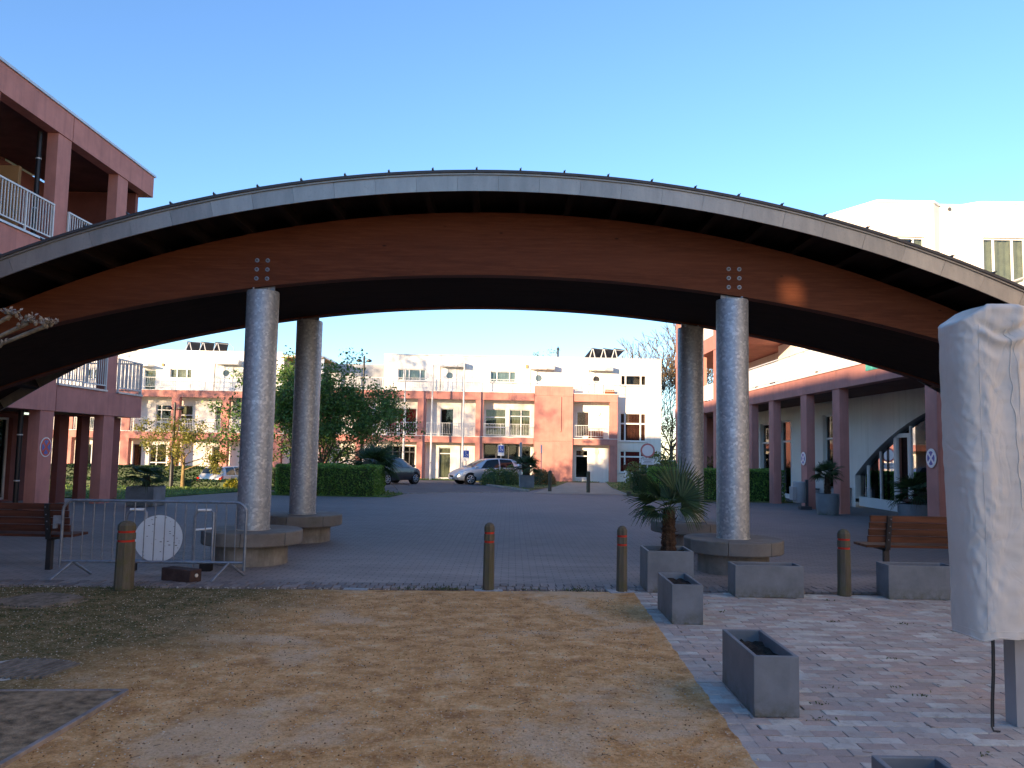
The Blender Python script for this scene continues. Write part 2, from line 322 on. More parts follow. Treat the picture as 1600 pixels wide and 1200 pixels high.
paver_mat('paver', False); paver_mat('paver_field', True)
simple('joint_dark', (0.03, 0.027, 0.025), 0.95, 0.4, 8, 0.5, 60, kind='World')
simple('joint_sand', (0.075, 0.065, 0.05), 0.95, 0.4, 8, 0.5, 60, kind='World')
simple('lawn_soil', (0.075, 0.13, 0.03), 0.95, 0.5, 1.8, 0.8, 14, kind='World', bd=0.06)
simple('lawn_dry', (0.15, 0.145, 0.05), 0.95, 0.4, 1.8, 0.8, 14, kind='World', bd=0.06)
simple('path_gravel', (0.34, 0.29, 0.22), 0.95, 0.15, 2, 0.4, 60, kind='World')
simple('ground_soil', (0.08, 0.085, 0.04), 0.95, 0.4, 0.6, 0.4, 4, kind='World')
simple('asphalt', (0.125, 0.12, 0.12), 0.85, 0.2, 1.2, 0.3, 80, kind='World')
simple('kerb_stone', (0.30, 0.28, 0.25), 0.85, 0.25, 5, 0.3, 60)
simple('grate_stone', (0.16, 0.155, 0.145), 0.85, 0.35, 8, 0.5, 50)
simple('grate_pale', (0.40, 0.37, 0.32), 0.9, 0.3, 8, 0.5, 50)
simple('edging_wood', (0.23, 0.205, 0.19), 0.8, 0.3, 8, 0.3, 40)
simple('drain_iron', (0.30, 0.31, 0.32), 0.6, 0.2, 10, 0.4, 60, metal=0.2)
# ------------------------------------------------------------------ builders
def absloc(o):
    v = Vector((0, 0, 0))
    while o is not None: v = v + o.location; o = o.parent
    return v
def T(name, label, cat, loc=(0, 0, 0), rz=0.0, group=None):
    o = bpy.data.objects.new(name, None); COL.objects.link(o); o.empty_display_size = 0.2
    o.location = loc; o.rotation_euler = (0, 0, rz); o['label'] = label; o['category'] = cat
    if group: o['group'] = group
    return o
def tag(o, label, cat, group=None):
    o['label'] = label; o['category'] = cat
    if group: o['group'] = group
    return o
def link(name, me, mat=None, parent=None, loc=(0, 0, 0), rot=(0, 0, 0), kind=None, label=None):
    o = bpy.data.objects.new(name, me); COL.objects.link(o)
    if mat and not me.materials: me.materials.append(MATS[mat])
    if parent is not None: o.parent = parent
    o.location = loc; o.rotation_euler = rot
    if kind: o['kind'] = kind
    if label: o['label'] = label
    return o
IDM = lambda u, w, z: (u, w, z)
class MB:
    def __init__(s, M=IDM): s.v = []; s.f = []; s.M = M
    def add(s, vs, fs):
        n = len(s.v); s.v += [tuple(s.M(*p)) for p in vs]; s.f += [[i + n for i in f] for f in fs]; return s
    def box(s, x0, x1, y0, y1, z0, z1):
        return s.add([(x0, y0, z0), (x1, y0, z0), (x1, y1, z0), (x0, y1, z0), (x0, y0, z1), (x1, y0, z1), (x1, y1, z1), (x0, y1, z1)],
                     [(0, 3, 2, 1), (4, 5, 6, 7), (0, 1, 5, 4), (1, 2, 6, 5), (2, 3, 7, 6), (3, 0, 4, 7)])
    def quad(s, a, b, c, d): return s.add([a, b, c, d], [(0, 1, 2, 3)])
    def tube(s, pts, r, n=8, cap=True):
        pts = [Vector(p) for p in pts]; k = len(pts); rs = r if isinstance(r, (list, tuple)) else [r] * k
        vs = []; fs = []; prev = None
        for i, p in enumerate(pts):
            t = (pts[min(i + 1, k - 1)] - pts[max(i - 1, 0)]).normalized()
            if prev is None: a = t.orthogonal().normalized()
            else:
                a = prev - t * prev.dot(t)
                a = a.normalized() if a.length > 1e-5 else t.orthogonal().normalized()
            prev = a; b = t.cross(a)
            for j in range(n):
                q = 2 * math.pi * j / n; vs.append(tuple(p + (a * math.cos(q) + b * math.sin(q)) * rs[i]))
        for i in range(k - 1):
            for j in range(n): fs.append((i * n + j, i * n + (j + 1) % n, (i + 1) * n + (j + 1) % n, (i + 1) * n + j))
        if cap: fs.append(tuple(range(n - 1, -1, -1))); fs.append(tuple((k - 1) * n + j for j in range(n)))
        return s.add(vs, fs)
    def lathe(s, prof, n=24, c=(0, 0), a0=0.0, a1=None):
        full = a1 is None; a1 = a0 + 2 * math.pi if full else a1; vs = []; fs = []; k = len(prof); m = n if full else n + 1
        for j in range(m):
            q = a0 + (a1 - a0) * j / n
            for r, z in prof: vs.append((c[0] + r * math.cos(q), c[1] + r * math.sin(q), z))
        for j in range(n):
            for i in range(k - 1): fs.append((j * k + i, ((j + 1) % m) * k + i, ((j + 1) % m) * k + i + 1, j * k + i + 1))
        if full:
            if prof[0][0] > 1e-6: fs.append(tuple(j * k for j in range(m - 1, -1, -1)))
            if prof[-1][0] > 1e-6: fs.append(tuple(j * k + k - 1 for j in range(m)))
        else: fs.append(tuple(range(k - 1, -1, -1))); fs.append(tuple((m - 1) * k + i for i in range(k)))
        return s.add(vs, fs)
    def disc(s, c, r, axis, t, n=32):
        # flat disc of thickness t; axis is the outward normal
        a = Vector(axis).normalized(); c = Vector(c); return s.tube([c, c + a * t], r, n)
    def mesh(s, name='m', org=(0, 0, 0), smooth=None, bevel=0.0):
        me = bpy.data.meshes.new(name)
        me.from_pydata([(v[0] - org[0], v[1] - org[1], v[2] - org[2]) for v in s.v], [], s.f)
        bm = bmesh.new(); bm.from_mesh(me)
        if bevel:
            bmesh.ops.remove_doubles(bm, verts=bm.verts, dist=1e-5)
            bmesh.ops.bevel(bm, geom=[e for e in bm.edges if len(e.link_faces) == 2 and e.calc_face_angle(0) > 0.6], offset=bevel, segments=2, affect='EDGES', profile=0.6)
        bmesh.ops.recalc_face_normals(bm, faces=bm.faces)
        if smooth is not None:
            for f in bm.faces: f.smooth = True
            for e in bm.edges:
                if len(e.link_faces) == 2 and e.calc_face_angle(0) > smooth: e.smooth = False
        bm.to_mesh(me); bm.free(); return me
    def build(s, name, mat, parent=None, world=True, smooth=None, kind=None, label=None, bevel=0.0):
        if not s.v: return None
        return link(name, s.mesh(name, absloc(parent) if (parent is not None and world) else (0, 0, 0), smooth, bevel), mat, parent, kind=kind, label=label)
def part_box(parent, name, mat, x0, x1, y0, y1, z0, z1, M=IDM, **k): return MB(M).box(x0, x1, y0, y1, z0, z1).build(name, mat, parent, **k)
def dup(root, loc, rz=0.0, label=None, group=None, scale=None):
    def cp(o, par):
        c = o.copy(); COL.objects.link(c)
        if par is not None: c.parent = par; c.matrix_parent_inverse = o.matrix_parent_inverse
        for ch in [q for q in bpy.data.objects if q.parent == o]: cp(ch, c)
        return c
    r = cp(root, None); r.location = loc; r.rotation_euler = (0, 0, rz)
    if scale: r.scale = (scale,) * 3
    if label: r['label'] = label
    if group: r['group'] = group
    return r
def npmesh(name, V, Fq):
    me = bpy.data.meshes.new(name); V = np.asarray(V, np.float32); Fq = np.asarray(Fq, np.int32); n = Fq.shape[1]
    me.vertices.add(len(V)); me.vertices.foreach_set('co', V.ravel())
    me.loops.add(Fq.size); me.loops.foreach_set('vertex_index', Fq.ravel())
    me.polygons.add(len(Fq)); me.polygons.foreach_set('loop_start', np.arange(0, Fq.size, n, dtype=np.int32))
    me.update(calc_edges=True); me.validate(); return me
def leaves(P, size, ar=0.55, up=0.3, N=None):
    """one small folded leaf (a diamond) per point; returns a mesh"""
    P = np.asarray(P, float); n = len(P); s = size * rng.uniform(0.6, 1.35, n)[:, None]
    a = rng.normal(size=(n, 3)); a[:, 2] -= up * 0.4
    if N is not None: a = a * 0.75 + N * 0.9
    a /= np.linalg.norm(a, axis=1)[:, None]
    b = np.cross(a, rng.normal(size=(n, 3)) + np.array([0, 0, up])); b /= np.linalg.norm(b, axis=1)[:, None] + 1e-9
    V = np.empty((n, 4, 3)); V[:, 0] = P - a * s * 0.5; V[:, 1] = P + b * s * ar * 0.5; V[:, 2] = P + a * s * 0.5; V[:, 3] = P - b * s * ar * 0.5
    return npmesh('leaves', V.reshape(-1, 3), np.arange(n * 4).reshape(-1, 4))
# walls with openings, windows, railings --------------------------------------
def wall(parent, name, mat, M, u0, u1, z0, z1, holes=(), rev=0.24, **k):
    """front skin at w=0 with real openings and reveals; holes = (u0,u1,z0,z1)"""
    us = sorted({u0, u1, *[h[0] for h in holes], *[h[1] for h in holes]}); zs = sorted({z0, z1, *[h[2] for h in holes], *[h[3] for h in holes]})
    us = [u for u in us if u0 - 1e-6 <= u <= u1 + 1e-6]; zs = [z for z in zs if z0 - 1e-6 <= z <= z1 + 1e-6]
    mb = MB(M)
    for a, b in zip(us, us[1:]):
        for c, d in zip(zs, zs[1:]):
            mu, mz = (a + b) / 2, (c + d) / 2
            if any(h[0] < mu < h[1] and h[2] < mz < h[3] for h in holes): continue
            mb.quad((a, 0, c), (b, 0, c), (b, 0, d), (a, 0, d))
    for h in holes:
        a, b, c, d = h
        mb.quad((a, 0, c), (a, rev, c), (a, rev, d), (a, 0, d)); mb.quad((b, 0, c), (b, rev, c), (b, rev, d), (b, 0, d))
        mb.quad((a, 0, d), (b, 0, d), (b, rev, d), (a, rev, d)); mb.quad((a, 0, c), (b, 0, c), (b, rev, c), (a, rev, c))
    mb.quad((u0, 0.30, z0), (u1, 0.30, z0), (u1, 0.30, z1), (u0, 0.30, z1)) if not holes else None
    return mb.build(name, mat, parent, **k)
def window(parent, M, h, splits=(), rails=(), frame='white_frame', curtain=None, w=0.12, ft=0.06, name='window', back=True, sill=False, door=False):
    """window in the opening h: frame, panes between it, curtain and dark room behind"""
    a, b, c, d = h; mb = MB(M); fw = ft
    us = [a] + [a + (b - a) * q for q in splits] + [b]; zs = [c] + [c + (d - c) * q for q in rails] + [d]
    mb.box(a, a + fw, w, w + .05, c, d); mb.box(b - fw, b, w, w + .05, c, d)
    mb.box(a + fw, b - fw, w, w + .05, c, c + fw); mb.box(a + fw, b - fw, w, w + .05, d - fw, d)
    for u in us[1:-1]: mb.box(u - fw * .6, u + fw * .6, w + .001, w + .049, c + fw, d - fw)
    for z in zs[1:-1]: mb.box(a + fw, b - fw, w + .002, w + .048, z - fw * .6, z + fw * .6)
    f = mb.build(name, frame, parent)
    for u, u2 in zip(us, us[1:]):
        for z, z2 in zip(zs, zs[1:]): MB(M).box(u + fw * .5, u2 - fw * .5, w + .02, w + .03, z + fw * .5, z2 - fw * .5).build('pane', 'glass', f)
    if sill: MB(M).box(a - .06, b + .06, -.07, .1, c - .05, c - .003).build('sill', 'coping', f)
    if curtain:
        n = max(8, int((b - a) / .07)); mb = MB(M); vs = []; fs = []
        for i in range(n + 1):
            u = a + (b - a) * i / n; ww = w + .14 + .03 * math.sin(i * 1.9 + a * 7) + .012 * math.sin(i * .7)
            vs += [(u, ww, c), (u, ww, d)]
        for i in range(n): fs.append((2 * i, 2 * i + 2, 2 * i + 3, 2 * i + 1))
        mb.add(vs, fs).build('curtain', curtain, f, smooth=1.2)
    if back:
        e = .9; mb = MB(M); r = .25
        mb.quad((a, e, c), (b, e, c), (b, e, d), (a, e, d)); mb.quad((a, r, c), (a, e, c), (a, e, d), (a, r, d)); mb.quad((b, r, c), (b, e, c), (b, e, d), (b, r, d))
        mb.quad((a, r, d), (b, r, d), (b, e, d), (a, e, d)); mb.quad((a, r, c), (b, r, c), (b, e, c), (a, e, c)); mb.build('interior', 'interior', f)
    return f
def railing(parent, M, u0, u1, z, h=0.95, step=0.12, mat='pale_metal', post=1.4, w=0.0, r=.011, name='railing', low=.1, mid=None):
    mb = MB(M); mb.box(u0, u1, w - .025, w + .025, z + h - .04, z + h); mb.box(u0, u1, w - .015, w + .015, z + low, z + low + .03)
    n = max(1, round((u1 - u0) / post))
    for i in range(n + 1):
        u = u0 + (u1 - u0) * i / n; u = min(max(u, u0 + .02), u1 - .02); mb.box(u - .02, u + .02, w - .02, w + .02, z, z + h - .041)
    m = int((u1 - u0) / step)
    for i in range(1, m):
        u = u0 + (u1 - u0) * i / m; mb.box(u - r, u + r, w - r, w + r, z + low + .03, z + h - .04)
    if mid: mb.box(u0, u1, w - .014, w + .014, z + mid, z + mid + .025)
    return mb.build(name, mat, parent)
# ================================================================== the setting
def grid_sheet(name, mat, xs, ys, off, inside=None, kind='structure', amp=0.0, parent=None):
    xs = np.asarray(xs); ys = np.asarray(ys); V = []; Fc = []
    for y in ys:
        for x in xs:
            V.append((x, y, gz(x, y) + off + (amp * (mnoise.noise(Vector((x * 1.1, y * 1.1, 0))) + .4 * mnoise.noise(Vector((x * 5, y * 5, 3)))) if amp else 0)))
    nx = len(xs)
    for j in range(len(ys) - 1):
        for i in range(nx - 1):
            if inside is None or inside((xs[i] + xs[i + 1]) / 2, (ys[j] + ys[j + 1]) / 2): Fc.append((j * nx + i, j * nx + i + 1, (j + 1) * nx + i + 1, (j + 1) * nx + i))
    me = npmesh(name, V, Fc); me.polygons.foreach_set('use_smooth', np.ones(len(Fc), bool)); o = link(name, me, mat, parent, kind=kind); return o
def poly_sheet(name, mat, pts, off, kind='structure', step=1.5, parent=None, thick=0.0):
    """polygon laid on the terrain, cut finely enough to follow it; with thick > 0 it has an upstanding edge"""
    bm = bmesh.new(); vs = [bm.verts.new((p[0], p[1], 0)) for p in pts]; f = bm.faces.new(vs); bmesh.ops.triangulate(bm, faces=[f])
    y0 = min(p[1] for p in pts); y1 = max(p[1] for p in pts); x0 = min(p[0] for p in pts); x1 = max(p[0] for p in pts)
    for axis, lo, hi in ((1, y0, y1), (0, x0, x1)):
        n = int((hi - lo) / step)
        for i in range(1, n + 1):
            co = [0, 0, 0]; no = [0, 0, 0]; co[axis] = lo + (hi - lo) * i / (n + 1); no[axis] = 1
            bmesh.ops.bisect_plane(bm, geom=bm.verts[:] + bm.edges[:] + bm.faces[:], plane_co=co, plane_no=no)
    bmesh.ops.recalc_face_normals(bm, faces=bm.faces)
    if bm.faces[0].normal.z < 0: bmesh.ops.reverse_faces(bm, faces=bm.faces)
    for v in bm.verts: v.co.z = gz(v.co.x, v.co.y) + off
    if thick:
        ed = [e for e in bm.edges if len(e.link_faces) == 1]; r = bmesh.ops.extrude_edge_only(bm, edges=ed)
        for v in r['geom']:
            if isinstance(v, bmesh.types.BMVert): v.co.z -= thick
    me = bpy.data.meshes.new(name); bm.to_mesh(me); bm.free(); return link(name, me, mat, parent, kind=kind)
# world line of the road's front edge and of the edge between gravel and pavers
KA = gp(230, 917); KB = gp(1320, 926); KS = (KB.y - KA.y) / (KB.x - KA.x)
def kerb_y(x): return KA.y + (x - KA.x) * KS
def pav_x(y): return 1.5 + (y - 9.97) * 0.026
grid_sheet('ground', 'ground_soil', list(np.linspace(-260, -30, 8)) + list(np.linspace(-26, 26, 27)) + list(np.linspace(30, 260, 8)), list(np.linspace(-120, 8, 6)) + list(np.linspace(10, 64, 28)) + list(np.linspace(70, 420, 9)), -0.07)
V = []; Fc = []; ni, nj_ = 152, 116
for jj in range(nj_ + 1):
    for ii in range(ni + 1):
        x = 1.5 - ii * .07; yk = kerb_y(x) - .010; y = yk - (yk - 2.4) * jj / nj_
        if jj: x = x + (pav_x(y) - 1.5) * max(0, 1 - ii / 40)
        if ii == 0: x += .014 + .016 * mnoise.noise(Vector((y * 6, 0, 0))) + .008 * mnoise.noise(Vector((y * 23, 4, 0)))
        V.append((x, y, (.010 * (mnoise.noise(Vector((x * 1.1, y * 1.1, 0))) + .4 * mnoise.noise(Vector((x * 5, y * 5, 3)))) if ii else .006) - (.012 if jj == 0 else 0)))
for jj in range(nj_):
    for ii in range(ni): q = jj * (ni + 1) + ii; Fc.append((q, q + ni + 1, q + ni + 2, q + 1))
me = npmesh('gravel_court', V, Fc); me.flip_normals() if me.polygons[0].normal.z < 0 else None
me.polygons.foreach_set('use_smooth', np.ones(len(Fc), bool)); link('gravel_court', me, 'gravel', kind='structure')
poly_sheet('gravel_court', 'gravel', [(-40, -40), (1.2, -40), (1.25, 2.405), (-40, 2.405)], -.004, step=20)
poly_sheet('gravel_court', 'gravel', [(-40, 2.40), (-9.13, 2.40), (-9.13, kerb_y(-9)), (-40, kerb_y(-9))], -.004, step=20)
road = poly_sheet('road', 'road_clinker', [(-30, kerb_y(-9) + .42), (-9, kerb_y(-9) + .42), (9, kerb_y(9) + .42), (30, kerb_y(9) + .42), (30, 53), (-30, 53)], 0.0, step=1.6)
# soldier course of setts along the front of the road
ux = Vector((1, KS, 0)).normalized(); uy = Vector((-ux.y, ux.x, 0)); ang = math.atan2(ux.y, ux.x)
bedm = MB(); A = Vector((-9, kerb_y(-9), 0)); L = 18 / ux.x
for q in ((0, 0), ): bedm.add([tuple(A + uy * -.015 + Vector((0, 0, -.022))), tuple(A + ux * L + uy * -.015 + Vector((0, 0, -.022))), tuple(A + ux * L + uy * .425 + Vector((0, 0, -.022))), tuple(A + uy * .425 + Vector((0, 0, -.022)))], [(0, 1, 2, 3)])
bedm.build('joint_bed', 'joint_dark', road)
SETT = MB().box(-.0445, .0445, -.0950, .0950, -.08, 0).mesh('sett', bevel=.006); SETT.materials.append(MATS['sett'])
rest = []
for row in range(2):
    n = int(L / .1); ids = sorted(range(n), key=lambda i: abs(-9 + i * .1 - .2)); keep = set(ids[:145])
    for i in range(n):
        p = A + ux * (i * .1 + .05 + .03 * row) + uy * (.1 + .203 * row) + Vector((0, 0, .010 + random.uniform(-.004, .004)))
        if i in keep:
            o = link('sett', SETT, None, road, loc=tuple(p), rot=(random.uniform(-.015, .015), random.uniform(-.03, .03), ang + random.uniform(-.02, .02)))
        else: rest.append(p)
mb = MB()
for p in rest: mb.box(p.x - .046, p.x + .046, p.y - .096, p.y + .096, -.06, p.z)
mb.build('sett', 'sett', road, kind='stuff')
# paved terrace: pavers laid in running bond
terr = poly_sheet('paved_terrace', 'joint_sand', [(pav_x(-6), -6), (16, -6), (16, kerb_y(9)), (9, kerb_y(9) - .02), (pav_x(10), kerb_y(1.5) - .02)], -.012, step=6)
PAV = MB().box(-.0985, .0985, -.0485, .0485, -.05, 0).mesh('paver', bevel=.005); PAV.materials.append(MATS['paver'])
cells = []
ya = kerb_y(1.5) - .075
# border: headers along the gravel edge (two wide)
for j in range(0, 80):
    y = ya - j * .1
    cells.append((pav_x(y) + .1, y, 1)); 
for j in range(0, 80):
    y = ya - j * .1; x0 = pav_x(y) + .106
    off = (j % 2) * .1 + random.uniform(-.008, .008)
    x = x0 + off - .1
    if off > .05: cells.append((x0 + .045 - .0, y, 2))
    while x < x0 + 7.2:
        x += .2
        if x < x0 + .085: continue
        cells.append((x, y, 0))
camxy = Vector((0, 0, CAMH))
def shows(c):
    p = Vector((c[0], c[1], 0)) - camxy; d = p.dot(_f)
    if d <= .5: return -1
    px = 800 + F * p.dot(_r) / d; py = 600 - F * p.dot(_v) / d
    if px < -5 or px > 1605 or py > 1206: return -1
    return 1 / p.length
cells.sort(key=shows, reverse=True)
mb = MB()
for i, (x, y, b) in enumerate(cells):
    z = random.uniform(-.003, .004); j = random.uniform(-.004, .004)
    if i < 300:
        o = link('paver', PAV, None, terr, loc=(x + j, y, z), rot=(random.uniform(-.012, .012), random.uniform(-.01, .01), random.uniform(-.02, .02) + .012))
        if b == 2: o.scale = (.42, 1, 1)
    else:
        w = .0985 * (.42 if b == 2 else 1)
        mb.add([(x + j - w, y - .0485, z), (x + j + w, y - .0485, z), (x + j + w, y + .0485, z), (x + j - w, y + .0485, z), (x + j - w, y - .0485, z - .02), (x + j + w, y - .0485, z - .02), (x + j + w, y + .0485, z - .02), (x + j - w, y + .0485, z - .02)],
               [(0, 1, 2, 3), (0, 4, 5, 1), (1, 5, 6, 2), (2, 6, 7, 3), (3, 7, 4, 0)])
mb.build('paver', 'paver_field', terr, kind='stuff')
# weeds between the pavers, pebbles along the kerb, stones on the court
b0, b1, b2 = gp(198, 1083), gp(-60, 1084), gp(-40, 1226); b1 = b0 + (b1 - b0) * 3; b2 = b0 + (b2 - b0) * 1.5
poly_sheet('planting_bed', 'dark_gravel', [tuple(b0.xy), tuple(b1.xy), tuple((b1 + b2 - b0).xy), tuple(b2.xy)], .014, step=3)
V = []
for _ in range(34):
    x, y = random.uniform(1.9, 5.6), random.uniform(4.3, 9.5); n = random.randint(4, 16)
    for _ in range(n): V.append((x + random.gauss(0, .035), y + random.gauss(0, .014), .004 + abs(random.gauss(0, .009))))
for _ in range(26):
    x = random.uniform(-1.6, 1.4); n = random.randint(10, 60)
    if abs(x + .3) > .6 and random.random() < .6: continue
    for _ in range(n): V.append((x + random.gauss(0, .07), kerb_y(x) - .06 + random.gauss(0, .03), .006 + abs(random.gauss(0, .018))))
for _ in range(230):
    x = min(-2.2, random.gauss(-4.6, 1.1)); y = random.uniform(7.0, 9.5)
    for _ in range(random.randint(4, 14)): V.append((x + random.gauss(0, .16), y + random.gauss(0, .03), .004 + abs(random.gauss(0, .010))))
for _ in range(260): V.append((-4.42 + random.gauss(0, .18), 9.36 + random.gauss(0, .12), .01 + abs(random.gauss(0, .02))))
link('weeds', leaves(V, .022, .5), 'weed', kind='stuff')
def stones(name, mat, pts, smin, smax):
    V = []; Fc = []; base = np.array([(1, 0, 0), (-1, 0, 0), (0, 1, 0), (0, -1, 0), (0, 0, 1), (0, 0, -1)], float); fc = np.array([(0, 2, 4), (2, 1, 4), (1, 3, 4), (3, 0, 4), (2, 0, 5), (1, 2, 5), (3, 1, 5), (0, 3, 5)])
    for i, p in enumerate(pts):
        s = random.uniform(smin, smax); b = base * np.array([s * random.uniform(.7, 1.3), s * random.uniform(.7, 1.2), s * random.uniform(.4, .7)])
        a = random.uniform(0, 6.3); c_, s_ = math.cos(a), math.sin(a); b = b @ np.array([[c_, s_, 0], [-s_, c_, 0], [0, 0, 1]])
        V.append(b + np.array(p)); Fc.append(fc + 6 * i)
    return link(name, npmesh(name, np.concatenate(V), np.concatenate(Fc)), mat, kind='stuff')
stones('pebbles', 'stone_white', [(x, kerb_y(x) - abs(random.gauss(.05, .05)), .006) for x in [random.uniform(-5.6, 1.45) for _ in range(170)]], .005, .016)
stones('gravel_stones', 'stone_white', [(random.uniform(-7, 1.3), random.uniform(3.0, 9.4), .007) for _ in range(3200)], .003, .0075)
stones('gravel_stones', 'gravel_brown', [(random.uniform(-7, 1.3), random.uniform(3.0, 9.4), .007) for _ in range(6500)], .003, .008)
stones('gravel_stones', 'gravel_pale', [(random.uniform(-7, 1.45), random.uniform(3.0, 9.4), .006) for _ in range(6500)], .003, .0085)
# ================================================================== the timber canopy
CX = -0.235; YF, YR = 11.7, 14.45; HW = 9.9
can = T('timber_canopy', 'arched timber canopy with zinc edge carried by four galvanised columns across the square', 'canopy', (CX, YF, 0))
RR, RC = 17.5, 5.18 - 17.5       # underside of the roof edge
RB = 25.6; BC = 4.24 - RB        # underside of the beams
def zr(dx, r=RR): return RC + math.sqrt(r * r - dx * dx)
def zb(dx): return BC + math.sqrt(RB * RB - dx * dx)
def beam(yc):
    mb = MB(); n = 64; xs = [-HW + 2 * HW * i / n for i in range(n + 1)]; vs = []; fs = []
    for x in xs:
        z0, z1 = zb(x), max(zr(x) - .003, zb(x) + .1)
        for z in (z0, z1): vs += [(CX + x, yc - .1, z), (CX + x, yc + .1, z)]
    for i in range(n):
        a, b = 4 * i, 4 * i + 4
        fs += [(a, b, b + 2, a + 2), (a + 1, a + 3, b + 3, b + 1), (a, a + 1, b + 1, b), (a + 2, b + 2, b + 3, a + 3)]
    fs += [(0, 2, 3, 1), (4 * n, 4 * n + 1, 4 * n + 3, 4 * n + 2)]
    return mb.add(vs, fs).build('glulam_beam', 'glulam', can)
bF = beam(YF); bR = beam(YR)
BOLT = MB().tube([(0, -.006, 0), (0, -.022, 0)], .018, 6).mesh('bolt'); BOLT.materials.append(MATS['dark_frame']); WASH = MB().tube([(0, 0, 0), (0, -.007, 0)], .031, 16).mesh('washer'); WASH.materials.append(MATS['galv_tube'])
for sx in (-3.47, 3.47):
    for dx in (-.078, .078):
        for dz in (.12, .255, .39): link('washer', WASH, None, bF, loc=(sx + dx, -.101, zb(sx + dx) * 0 + zb(sx) + dz)); link('bolt', BOLT, None, bF, loc=(sx + dx, -.101, zb(sx) + dz))
for sx in (-3.47, 3.47):
    for yc in (YF, YR):
        c = MB().lathe([(.232, .478), (.232, 3.93), (.226, 3.945), (.20, 3.95)], 40, (CX + sx, yc)).build('column', 'galvanised', can, smooth=.6)
        MB().box(CX + sx - .17, CX + sx + .17, yc - .02, yc + .02, 3.949, zb(sx) + .03).build('plate', 'galv_tube', c)
        mb = MB()
        for ex in (-.11, .11): mb.tube([(CX + sx + ex, yc - .12, 3.949), (CX + sx + ex, yc - .12, 3.985)], .016, 6)
        mb.build('bolt', 'galv_tube', c)
y0r, y1r = 10.6, 15.55
# joists between beams and deck
nj = 30
for i in range(nj):
    q = (-HW + .25 + (2 * HW - .5) * i / (nj - 1)); a = math.asin(q / RR); mb = MB()
    ca, sa = math.cos(a), math.sin(a)
    def P(du, dr, y): return (CX + (RR + dr) * sa + du * ca, y, RC + (RR + dr) * ca - du * sa)
    pts = [P(-.045, .0, y0r + .03), P(.045, .0, y0r + .03), P(.045, .0, y1r - .03), P(-.045, .0, y1r - .03), P(-.045, .178, y0r + .03), P(.045, .178, y0r + .03), P(.045, .178, y1r - .03), P(-.045, .178, y1r - .03)]
    mb.add(pts, [(0, 3, 2, 1), (4, 5, 6, 7), (0, 1, 5, 4), (1, 2, 6, 5), (2, 3, 7, 6), (3, 0, 4, 7)]).build('joist', 'purlin_wood', can)
def arc_slab(name, mat, ra, rb_, ya, yb, a0, a1, n, parent=can):
    mb = MB(); vs = []; fs = []
    for i in range(n + 1):
        a = a0 + (a1 - a0) * i / n
        for r in (ra, rb_):
            for y in (ya, yb): vs.append((CX + r * math.sin(a), y, RC + r * math.cos(a)))
    for i in range(n):
        p, q = 4 * i, 4 * i + 4
        fs += [(p, q, q + 1, p + 1), (p + 2, p + 3, q + 3, q + 2), (p, p + 2, q + 2, q), (p + 1, q + 1, q + 3, p + 3)]
    fs += [(0, 1, 3, 2), (4 * n, 4 * n + 2, 4 * n + 3, 4 * n + 1)]
    return mb.add(vs, fs).build(name, mat, parent)
AM = math.asin(HW / RR)
mb = MB(); vs = []; fs = []
for i in range(61):
    x = -HW + 2 * HW * i / 60; vs += [(CX + x, YF + .102, zb(x) + .02), (CX + x, YR - .102, zb(x) + .02), (CX + x, YF + .102, zb(x) + .05), (CX + x, YR - .102, zb(x) + .05)]
for i in range(60): a, b = 4 * i, 4 * i + 4; fs += [(a, b, b + 1, a + 1), (a + 2, a + 3, b + 3, b + 2)]
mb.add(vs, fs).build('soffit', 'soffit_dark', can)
arc_slab('roof_deck', 'deck_wood', RR + .18, RR + .235, y0r + .02, y1r - .02, -AM, AM, 60)
arc_slab('roof_covering', 'roof_cap', RR + .24, RR + .275, y0r - .05, y1r + .05, -AM, AM, 60)
nf = 38
for i in range(nf):
    a0 = -AM + 2 * AM * i / nf; a1 = a0 + 2 * AM / nf
    arc_slab('fascia_panel', 'zinc', RR - .004, RR + .215, y0r - .006 + .002 * (i % 2), y0r + .018, a0 + .00008, a1 - .00008, 3)
    arc_slab('fascia_panel', 'zinc', RR - .004, RR + .215, y1r - .018, y1r, a0, a1, 3)
arc_slab('edge_trim', 'zinc', RR + .2155, RR + .239, y0r - .028, y0r + .019, -AM, AM, 60)
for i in range(36):
    a = -AM + 2 * AM * (i + .5) / 36; arc_slab('roof_seam', 'roof_cap', RR + .276, RR + .30, y0r - .06, y1r + .06, a - .0007, a + .0007, 1)
    x = MB().tube([(CX + (RR + .285) * math.sin(a), y0r - .066, RC + (RR + .285) * math.cos(a)), (CX + (RR + .325) * math.sin(a + .0006), y0r - .068, RC + (RR + .306) * math.cos(a + .0006))], .007, 5).build('seam_end', 'roof_cap', can)
